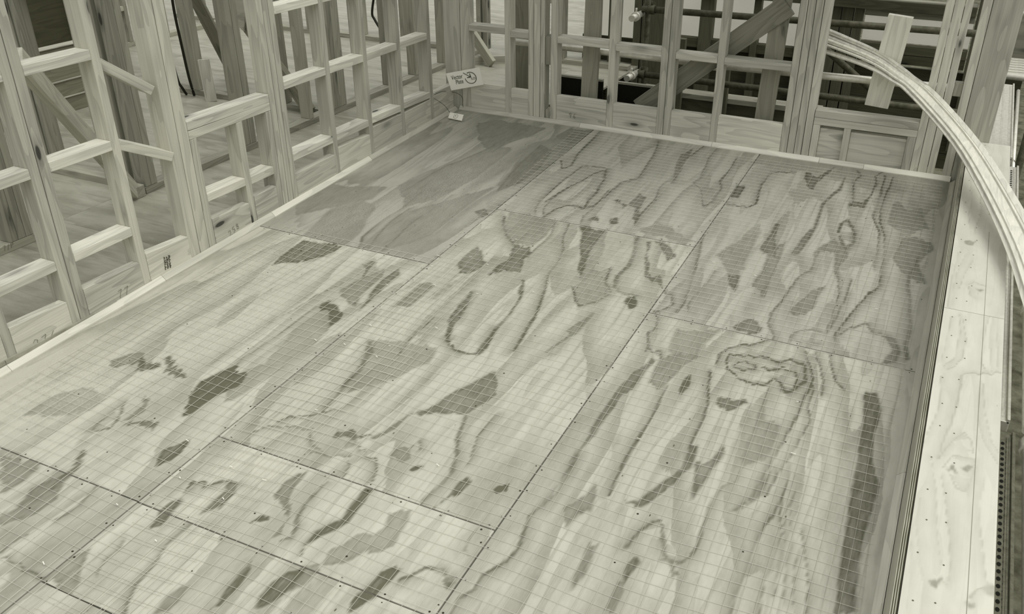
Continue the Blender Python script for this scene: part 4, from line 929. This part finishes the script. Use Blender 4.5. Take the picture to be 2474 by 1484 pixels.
WO = wall_y('wall_outer', -4.25, [-4.0, -3.4, -2.8, -2.2, -1.6, -1.0, -0.4, 0.2, 0.8, 1.3, 1.9, 2.5, 3.1], [(-5.0, 3.6)], 'outermost stud wall at the far left of the building',
     nogs=[(-0.955, -0.4, 0.3), (-0.955, -0.4, 0.7), (0.245, 0.8, 0.3), (0.245, 0.8, 0.7), (-1.555, -1.0, 0.5), (-2.155, -1.6, 0.9), (0.845, 1.3, 0.5)], v=0.30)
PLT = [o for o in WP.children if o.name.startswith('bottom_plate')][0]
pencil('pencil_mark', [[(0, .9), (.55, 1), (.2, 0)], [(.9, -.1), (1.3, 1.1)], [(1.7, 0), (1.75, 1), (2.2, .9), (2.2, .55), (1.75, .45)]], U(9, 607, 'x', PX + 0.0015), (0, 1, SH), (0, 0, 1), 0.028, PEN, PLT)
# dark boarded stair wall
for k in range(4): box('dark_backing', -4.37, -4.345, -5.0 + 1.4 * k, -3.602 + 1.4 * k, FZ + 0.05, 1.1, timber(0.07, 'y', knots=False), WO, level=True, bev=0)  # added near-black sheets; their colour stands in for the dark voids behind the studs
WS = empty('wall_stair', (-2.90, -1.2, FZ), kind='structure', label='low dark boarded wall round the stair opening in the far left room')
for k in range(4):
    box('wall_board', -2.98 + 0.02 * (k % 2), -2.86 - 0.012 * k, -2.6, -0.6, FZ + 0.125 * k, FZ + 0.125 * k + 0.118, timber(0.20, 'y', knots=False), WS, level=True)
    box('cap_strip', -2.985, -2.850 - 0.012 * k, -2.6, -0.6, FZ + 0.1185 + 0.125 * k, FZ + 0.1245 + 0.125 * k, timber(0.42, 'y', knots=False), WS, level=True, bev=0)
# diagonal prop across the passage
pr = empty('diagonal_prop', (-1.0, -2.27, FZ + lev(-2.27)), label='diagonal timber prop sloping down behind the left stud wall to the passage floor', cat='timber prop')
board('prop_board', (-0.175, -3.45, 1.20), (-0.985, -2.33, 0.035), 0.045, 0.095, timber(0.48, 'x'), pr)
box('foot_block', -1.06, -0.955, -2.36, -2.27, FZ + 0.001, FZ + 0.075, timber(0.36, 'x'), pr, level=True)
# loose timber on the floor of the rooms
def loose(name, a, b, w, t, label, cat='timber board', v=0.4, up=(0, 0, 1), group=None): return tag(board(name, a, b, w, t, timber(v, 'x'), None, up=up), label, cat, group)
f_ = lambda x, y, h=0.0: (x, y, FZ + lev(y) + h)
loose('leaning_board', f_(-2.36, 0.20, 0.02), f_(-2.68, -0.20, 1.55), 0.10, 0.045, 'dark board leaning against the cross wall in the second room', v=0.22, up=(0.3, -0.9, 0.2))
loose('offcut', f_(-2.10, -0.42, 0.0), f_(-2.13, -0.40, 0.34), 0.09, 0.02, 'short pale offcut standing upright on the floor beside the cross wall plate', v=0.5, up=(0.5, -0.85, 0))
loose('floor_brace', f_(-1.13, -0.37, 0.03), f_(-1.78, -0.30, 0.72), 0.05, 0.10, 'short dark brace sloping down behind the inner wall to its base', v=0.22)
loose('stay_board', f_(-0.60, 1.75, 0.03), f_(-1.70, 2.12, 1.1), 0.045, 0.095, 'slanting stay board near the far wall, left of the corner post', v=0.33)
loose('floor_timber', f_(-0.85, 1.75, 0.03), f_(-0.30, 2.15, 0.03), 0.05, 0.09, 'squared timber lying on the floor behind the back wall corner', v=0.42)
gp = empty('gusset_panel', (-2.0, -0.28, 1.2), label='triangular plywood gusset hung under the header in the second room', cat='panel')
bm = bmesh.new(); tri = [U(525, -40, 'y', -0.34), U(600, -40, 'y', -0.34), U(592, 75, 'y', -0.34), U(560, 45, 'y', -0.34), U(535, 14, 'y', -0.34)]
v0 = [bm.verts.new(p - tri[0]) for p in tri]; v1 = [bm.verts.new(p - tri[0] + Vector((0, -0.016, 0))) for p in tri]
bm.faces.new(v0); bm.faces.new(v1[::-1])
for k in range(5): bm.faces.new((v0[k], v1[k], v1[(k + 1) % 5], v0[(k + 1) % 5]))
bmesh.ops.recalc_face_normals(bm, faces=bm.faces); me = bpy.data.meshes.new('panel_sheet'); bm.to_mesh(me); bm.free(); link('panel_sheet', me, timber(0.36, 'x', knots=False), gp, tri[0])
box('header_timber', -3.05, -1.95, -0.36, -0.335, 1.28, 1.42, None, WC, v=0.38)
tl_ = empty('tape_roll', UFl(566, 240), label='small roll lying on the floor behind the window sill of the left wall', cat='roll')
ring = []
bm = bmesh.new()
for r, z in ((0.030, 0), (0.052, 0), (0.052, 0.035), (0.030, 0.035)):
    ring.append([bm.verts.new((r * math.cos(k * math.pi / 9), r * math.sin(k * math.pi / 9), z)) for k in range(18)])
for a in range(4):
    for k in range(18): bm.faces.new((ring[a][k], ring[a][(k + 1) % 18], ring[(a + 1) % 4][(k + 1) % 18], ring[(a + 1) % 4][k]))
bmesh.ops.recalc_face_normals(bm, faces=bm.faces); me = bpy.data.meshes.new('roll_body'); bm.to_mesh(me); bm.free(); link('roll_body', me, plain('tape_brown', 0.16, 0.6), tl_, UFl(566, 240))
# black cables
def cable(ps, r, label): return tag(tube('cable', spline(ps), r, BLKR, None, 8), label, 'cable', None)
cable([U(412, -30, 'y', -0.45), U(422, 33, 'y', -0.45), U(440, 115, 'y', -0.44), U(456, 185, 'y', -0.42), UFl(470, 234) + Vector((0, 0, 0.012))], 0.011, 'black cable hanging down to the floor plate left of the cross wall stud')
cable([U(405, 100, 'y', -0.5), U(428, 189, 'y', -0.45), U(440, 212, 'y', -0.43), UFl(451, 231) + Vector((0, 0, 0.012))], 0.011, 'short bent black cable end beside the longer hanging cable')
cable([U(905, -20, 'y', 1.7), U(899, 30, 'y', 1.7), U(905, 47, 'y', 1.7), U(922, 75, 'y', 1.68), U(934, 92, 'y', 1.66), UFl(950, 125) + Vector((0, 0, 0.02))], 0.012, 'black cable looping down behind the nogs near the far end of the left wall')
cable([U(996, -30, 'y', 1.9), U(994, 20, 'y', 1.9), U(990, 55, 'y', 1.9), UFl(988, 78) + Vector((0, 0, 0.02))], 0.012, 'black cable hanging beside the last stud of the left wall')

# ================================================================== OUTSIDE BEHIND THE BACK WALL
GRD = plain('bare_soil', 0.10, 0.95, mott=0.6, scale=6)
gr = box('ground', -60, 60, -40, 90, -3.3, -3.0, GRD, None, bev=0); tag(gr, label='dark bare soil far below the parapet', kind='structure')
BLKP = plain('black_membrane', 0.006, 0.6, mott=0.3, scale=60)
for (xa, xb, nm) in ((0.60, 0.985, 'left'), (1.04, 1.46, 'right')):
    bp = empty('membrane_panel', (xa, 0.55, -0.25), label='black membrane panel with pale top edge behind the back wall, %s of the single stud' % nm, cat='panel')
    box('membrane_sheet', xa, xb, 0.50, 0.52, -0.30, 0.205, BLKP, bp, bev=0)
    box('edge_strip', xa, xb, 0.495, 0.525, 0.206, 0.222, timber(0.42, 'x', knots=False), bp, bev=0.001)
WE = empty('wall_facade', (2.2, 2.5, -0.5), kind='structure', label='shade-darkened timber framed wall of the building opposite')
DK_SHADE = 0.105  # the shade on this frame is put into its dark timber colour
YE = 2.45
for x0, x1 in ((0.10, 0.15), (0.30, 0.36), (0.55, 0.62), (0.63, 0.70), (0.71, 0.85), (1.18, 1.30), (1.66, 1.72), (2.05, 2.11), (2.24, 2.30), (2.31, 2.40), (2.41, 2.50), (2.51, 2.58), (3.45, 3.55)):
    box('stud', x0, x1, YE, YE + 0.09, -0.62, 2.2, timber(DK_SHADE, 'z'), WE)
box('rail', 0.86, 2.23, YE + 0.01, YE + 0.08, 0.04, 0.125, timber(DK_SHADE * .8, 'x'), WE); box('rail', 2.59, 3.44, YE + 0.01, YE + 0.08, 0.16, 0.235, timber(DK_SHADE * .8, 'x'), WE)
box('rail', 2.59, 3.44, YE + 0.01, YE + 0.08, 0.08, 0.155, timber(DK_SHADE * .7, 'x'), WE)
box('rail', 0.86, 3.44, YE - 0.05, YE - 0.002, 0.52, 0.60, timber(DK_SHADE * .9, 'x'), WE)
for k in range(5): box('weatherboard', 0.0, 3.9, YE + 0.095 - 0.004 * k, YE + 0.125, -0.25 - 0.14 * k, -0.115 - 0.14 * k, timber(DK_SHADE * .75, 'x', knots=False), WE)
box('weatherboard', 0.0, 3.9, YE + 0.095, YE + 0.125, -0.11, 0.036, timber(DK_SHADE * .75, 'x', knots=False), WE)
box('ledge', 0.9, 2.45, 1.72, 1.86, -0.22, -0.175, timber(0.36, 'x', knots=False), WE); box('ledge', 0.9, 2.45, 1.74, 1.84, -0.55, -0.225, timber(DK_SHADE, 'x', knots=False), WE)
for x in (1.22, 1.62, 2.02): box('post', x, x + 0.06, 1.66, 1.715, -0.75, 0.30, timber(DK_SHADE, 'z'), WE)
WRAP = ply('house_wrap', 0.86, 0.97, use_attr=False, band=0.2, bandscale=(3, 3), nb=3, fine_amp=0.05)
_n = WRAP.node_tree; _b = _n.nodes['Principled BSDF']; _t = _n.nodes.new('ShaderNodeBsdfTranslucent'); _m = _n.nodes.new('ShaderNodeMixShader')
_m.inputs[0].default_value = 0.7; _n.links.new(_b.inputs['Base Color'].links[0].from_socket, _t.inputs['Color'])
_n.links.new(_b.outputs[0], _m.inputs[1]); _n.links.new(_t.outputs[0], _m.inputs[2]); _n.links.new(_m.outputs[0], _n.nodes['Material Output'].inputs['Surface'])
def wrap(x0, x1, y, z0, z1, label, cat, amp):
    """thin crinkled membrane: one surface that lets daylight through"""
    nx, nz = 44, 26; vs = []; rw = random.Random(int(x1 * 10)); ph_ = [rw.uniform(0, 6) for _ in range(6)]
    for j in range(nz + 1):
        for i in range(nx + 1):
            x = x0 + (x1 - x0) * i / nx; z = z0 + (z1 - z0) * j / nz
            vs.append((x, y + amp * (math.sin(9 * x + 5 * z + ph_[0]) + math.sin(17 * x - 13 * z + ph_[1]) * .6 + math.sin(31 * z + 7 * x + ph_[2]) * .5 + rw.uniform(-.5, .5)), z))
    fs = [(j * (nx + 1) + i, j * (nx + 1) + i + 1, (j + 1) * (nx + 1) + i + 1, (j + 1) * (nx + 1) + i) for j in range(nz) for i in range(nx)]
    me = bpy.data.meshes.new('wrap_sheet'); me.from_pydata(vs, [], fs)
    for f in me.polygons: f.use_smooth = True
    return tag(link('wrap_sheet', me, WRAP, None, (0, 0, 0)), label, cat)
wrap(0.0, 2.23, YE + 0.15, 0.03, 1.6, 'pale crinkled wrap sheet behind the dark studs of the building opposite', 'sheet', 0.004)
wrap(2.59, 3.44, YE + 0.105, 0.237, 0.461, 'pale wrap panel filling the opening behind the leaning plank', 'sheet', 0.001)
box('window_head', 2.59, 3.44, YE, YE + 0.09, 0.462, 0.60, timber(0.26, 'x'), WE)
# scaffold tubes
STL = plain('galvanised_steel', 0.82, 0.36, metal=0.45, mott=0.12, scale=30); STD = plain('weathered_steel', 0.10, 0.55, metal=0.3, mott=0.4, scale=25)
def sc_tube(a, b, mat, label, r=0.0242, coup=()):
    a = Vector(a); b = Vector(b); e = empty('scaffold_tube', a, label=label, cat='scaffold tube')
    d = (b - a)
    tube('tube_body', [a, b], r, mat, e, 14)
    for t in coup:
        c = a + d * t; tube('coupler', [c - d.normalized() * 0.028, c + d.normalized() * 0.028], r * 1.45, mat, e, 10)
        tube('coupler_bolt', [c + Vector((0, 0, r * 1.2)), c + Vector((0, 0, r * 2.6))], 0.008, mat, e, 6)
    return e
sc_tube((0.34, 0.25, 0.503), (1.84, 0.25, 0.497), STL, 'bright galvanised scaffold tube behind the nogs of the back wall, left length')
sc_tube((1.86, 0.27, 0.487), (3.42, 0.27, 0.512), STL, 'bright galvanised scaffold tube running behind the leaning plank', coup=(0.02,))
sc_tube((1.10, 1.0, 0.660), (3.6, 1.0, 0.700), STD, 'dark scaffold tube high up in front of the wrapped building', coup=(0.03,))
sc_tube((1.05, 1.0, 0.155), (3.6, 1.0, 0.150), STD, 'dark scaffold tube low down behind the leaning plank', coup=(0.03,))
sc_tube((1.12, 1.075, -2.9), (1.12, 1.075, 1.6), STD, 'upright scaffold tube where the two dark tubes are clamped', coup=(0.68, 0.79))
sc_tube(U(1526, 45, 'y', 0.75), U(1552, 32, 'y', 1.045), STL, 'short tube end sticking out by the upper clamp', coup=(0.4,))
sc_tube(U(1514, 190, 'y', 0.75), U(1542, 174, 'y', 1.045), STL, 'short tube end sticking out by the lower clamp', coup=(0.4,))
sc_tube(U(1985, 110, 'y', 1.049), U(2115, 226, 'y', 1.049), STD, 'dark diagonal scaffold brace behind the bent laths')
# diagonal brace let into the back wall and the plank behind it
tag(board('wall_brace', U(1545, 262, 'y', 0.165), U(1905, 12, 'y', 0.165), 0.035, 0.14, timber(0.30, 'x'), None), 'wide diagonal brace board nailed behind the back wall studs', 'brace board')
pk = [U(2157, 35, 'y', 0.205), U(2198, 40, 'y', 0.205), U(2150, 252, 'y', 0.205), U(2088, 246, 'y', 0.205)]
ax_ = ((pk[0] + pk[1]) / 2, (pk[2] + pk[3]) / 2)
nrm = Vector((0, -1, 0.02)).normalized()
tag(board('leaning_plank', ax_[1] - Vector((0, 0, 0.02)), ax_[0], 0.145, 0.045, timber(0.74, 'x', contrast=0.8, tag='_plank'), None, up=nrm), 'pale wide plank leaning upright behind the sill of the back wall', 'plank')
tag(board('stud_offcut', (2.26, 0.18, -0.5), (2.33, 0.18, 2.3), 0.03, 0.12, timber(0.30, 'x'), None, up=(1, 0, 0)), 'knotty upright board behind the back wall, left of the four-stud post', 'board')
tag(board('stud_offcut', (0.33, 0.62, -0.12), (0.33, 0.62, 2.2), 0.05, 0.26, timber(0.27, 'x'), None, up=(1, 0, 0)), 'wide upright board behind the back wall, right of the sign', 'board')
tag(board('stud_offcut', (0.98, 0.20, -0.5), (1.03, 0.20, 2.2), 0.035, 0.12, timber(0.32, 'x'), None, up=(1, 0, 0)), 'knotty upright board behind the back wall beside the black panels', 'board')

# ================================================================== SCAFFOLD OUTSIDE THE PARAPET
PLK = plain('plank_steel', 0.62, 0.5, metal=0.5, mott=0.15, scale=40); PLD = plain('plank_steel_dark', 0.16, 0.6, metal=0.4, mott=0.3, scale=40); HOL = plain('plank_hole', 0.006, 0.9)
def plank(x0, x1, y0, y1, z, mat, label, holes=True, ribs=5):
    e = empty('scaffold_plank', ((x0 + x1) / 2, (y0 + y1) / 2, z - 0.05), label=label, cat='scaffold plank')
    box('plank_deck', x0, x1, y0, y1, z - 0.05, z, mat, e, bev=0.003)
    bm = bmesh.new(); w = (x1 - x0)
    for k in range(ribs):
        xx = x0 + w * (k + 0.5) / ribs
        for s in (-1, 1):
            vs = [bm.verts.new(p) for p in ((xx + s * .004 - .0035, y0 + .03, z + .0005), (xx + s * .004 + .0035, y0 + .03, z + .0005), (xx + s * .004 + .0035, y1 - .03, z + .0035), (xx + s * .004 - .0035, y1 - .03, z + .0035))]
            bm.faces.new(vs)
    me = bpy.data.meshes.new('rib'); bm.to_mesh(me); bm.free(); link('rib', me, mat, e)
    if holes:
        bm = bmesh.new(); y = y0 + 0.06; j = 0
        while y < y1 - 0.05:
            for k in range(4):
                xx = x0 + 0.010 + 0.017 * k + (0.0 if k % 2 else 0.0); yy = y + (0.016 if k % 2 else 0)
                bm.faces.new([bm.verts.new((xx + .0065 * math.cos(q * math.pi / 4), yy + .010 * math.sin(q * math.pi / 4), z + .0012)) for q in range(8)])
            y += 0.034
        me = bpy.data.meshes.new('grip_holes'); bm.to_mesh(me); bm.free(); tag(link('grip_holes', me, HOL, e), kind='stuff')
    for x in (x0 + 0.006, x1 - 0.006): box('side_rail', x - 0.006, x + 0.006, y0, y1, z - 0.01, z + 0.012, mat, e, bev=0.002)
    return e
plank(3.795, 3.88, -5.4, -2.68, 0.02, PLD, 'dark perforated scaffold plank beside the near half of the parapet', ribs=2)
plank(3.800, 3.862, -2.60, -0.95, 0.02, PLK, 'narrow steel scaffold plank beside the middle of the parapet', holes=False, ribs=3)
plank(3.795, 3.880, -0.90, 0.40, 0.02, PLK, 'steel scaffold plank beside the parapet where the laths cross it', ribs=2)
plank(3.60, 3.835, 0.46, 2.30, 0.05, PLK, 'pale ribbed steel scaffold plank beyond the end of the parapet', holes=False)
sc_tube((3.935, -5.4, 0.0), (3.935, -2.66, 0.0), STL, 'scaffold tube along the outside of the near parapet plank', r=0.026, coup=(0.98,))
sc_tube((3.930, -2.6, 0.0), (3.930, -0.6, 0.02), STL, 'scaffold tube along the outside of the middle parapet plank', r=0.022, coup=(0.5,))
sc_tube((3.70, 2.50, 0.06), (4.6, 2.50, 0.06), STL, 'scaffold transom tube across the end of the ribbed plank')
sc_tube((3.90, 0.55, -2.9), (3.90, 0.75, 1.8), STD, 'dark scaffold standard outside the end post of the back wall')
sc_tube((3.86, 0.5, -0.05), (3.88, 2.4, -0.02), STL, 'thin scaffold ledger tube beside the ribbed plank', r=0.014)
sc_tube((3.75, 3.35, 0.40), (4.6, 3.35, 0.40), STL, 'far bright scaffold tube beyond the end post')
tag(box('fascia_board', 3.62, 4.7, 3.55, 3.6, -0.15, 0.38, timber(0.3, 'x'), None), 'broad board behind the scaffold beyond the end post', 'board')
mg = empty('mesh_deck', (3.8, 2.8, 0.0), label='pale perforated scaffold decking beyond the transom tube', cat='scaffold deck')
for k in range(9): box('deck_slat', 3.60, 4.3, 2.56 + 0.085 * k, 2.56 + 0.085 * k + 0.06, 0.0, 0.03, PLK, mg)
br_ = empty('hop_up_bracket', (3.80, -0.95, 0.06), label='steel bracket reaching out from the parapet under the bent laths', cat='bracket')
board('bracket_arm', (3.79, -1.03, 0.10), (4.10, -0.72, 0.20), 0.03, 0.045, STL, br_); board('bracket_strut', (3.80, -1.03, 0.075), (3.92, -1.25, 0.05), 0.012, 0.012, STL, br_)
jk = empty('screw_jack', (3.895, -3.72, -0.3), label='ribbed screw jack at the lower right beside the perforated plank', cat='screw jack')
tube('jack_sleeve', [(3.895, -3.72, -0.5), (3.895, -3.72, -0.06)], 0.020, STL, jk, 12)
for k in range(8): tube('thread', [(3.895, -3.72, -0.27 + 0.024 * k), (3.895, -3.72, -0.258 + 0.024 * k)], 0.026, STL, jk, 12)
tube('jack_stem', [(3.895, -3.72, -0.06), (3.895, -3.72, -0.035)], 0.009, STL, jk, 8)

# ================================================================== ADDED ROOF OVER BACK WALL AND FAR DECK (out of frame, put in to shade them)
RF = empty('shade_roof', (2.1, 1.6, 2.5), kind='structure', label='plywood roof with rafters added out of view to shade the back wall and far deck')
for k in range(3): box('shade_roof_sheet', 0.75 + 0.95 * k, 1.698 + 0.95 * k, -1.5, 0.80, 2.66, 2.678, timber(0.34, 'y', knots=False), RF, bev=0)
for k in range(5): box('shade_rafter', 0.77 + 0.69 * k, 0.815 + 0.69 * k, -1.5, 0.80, 2.50, 2.655, timber(0.36, 'y'), RF)
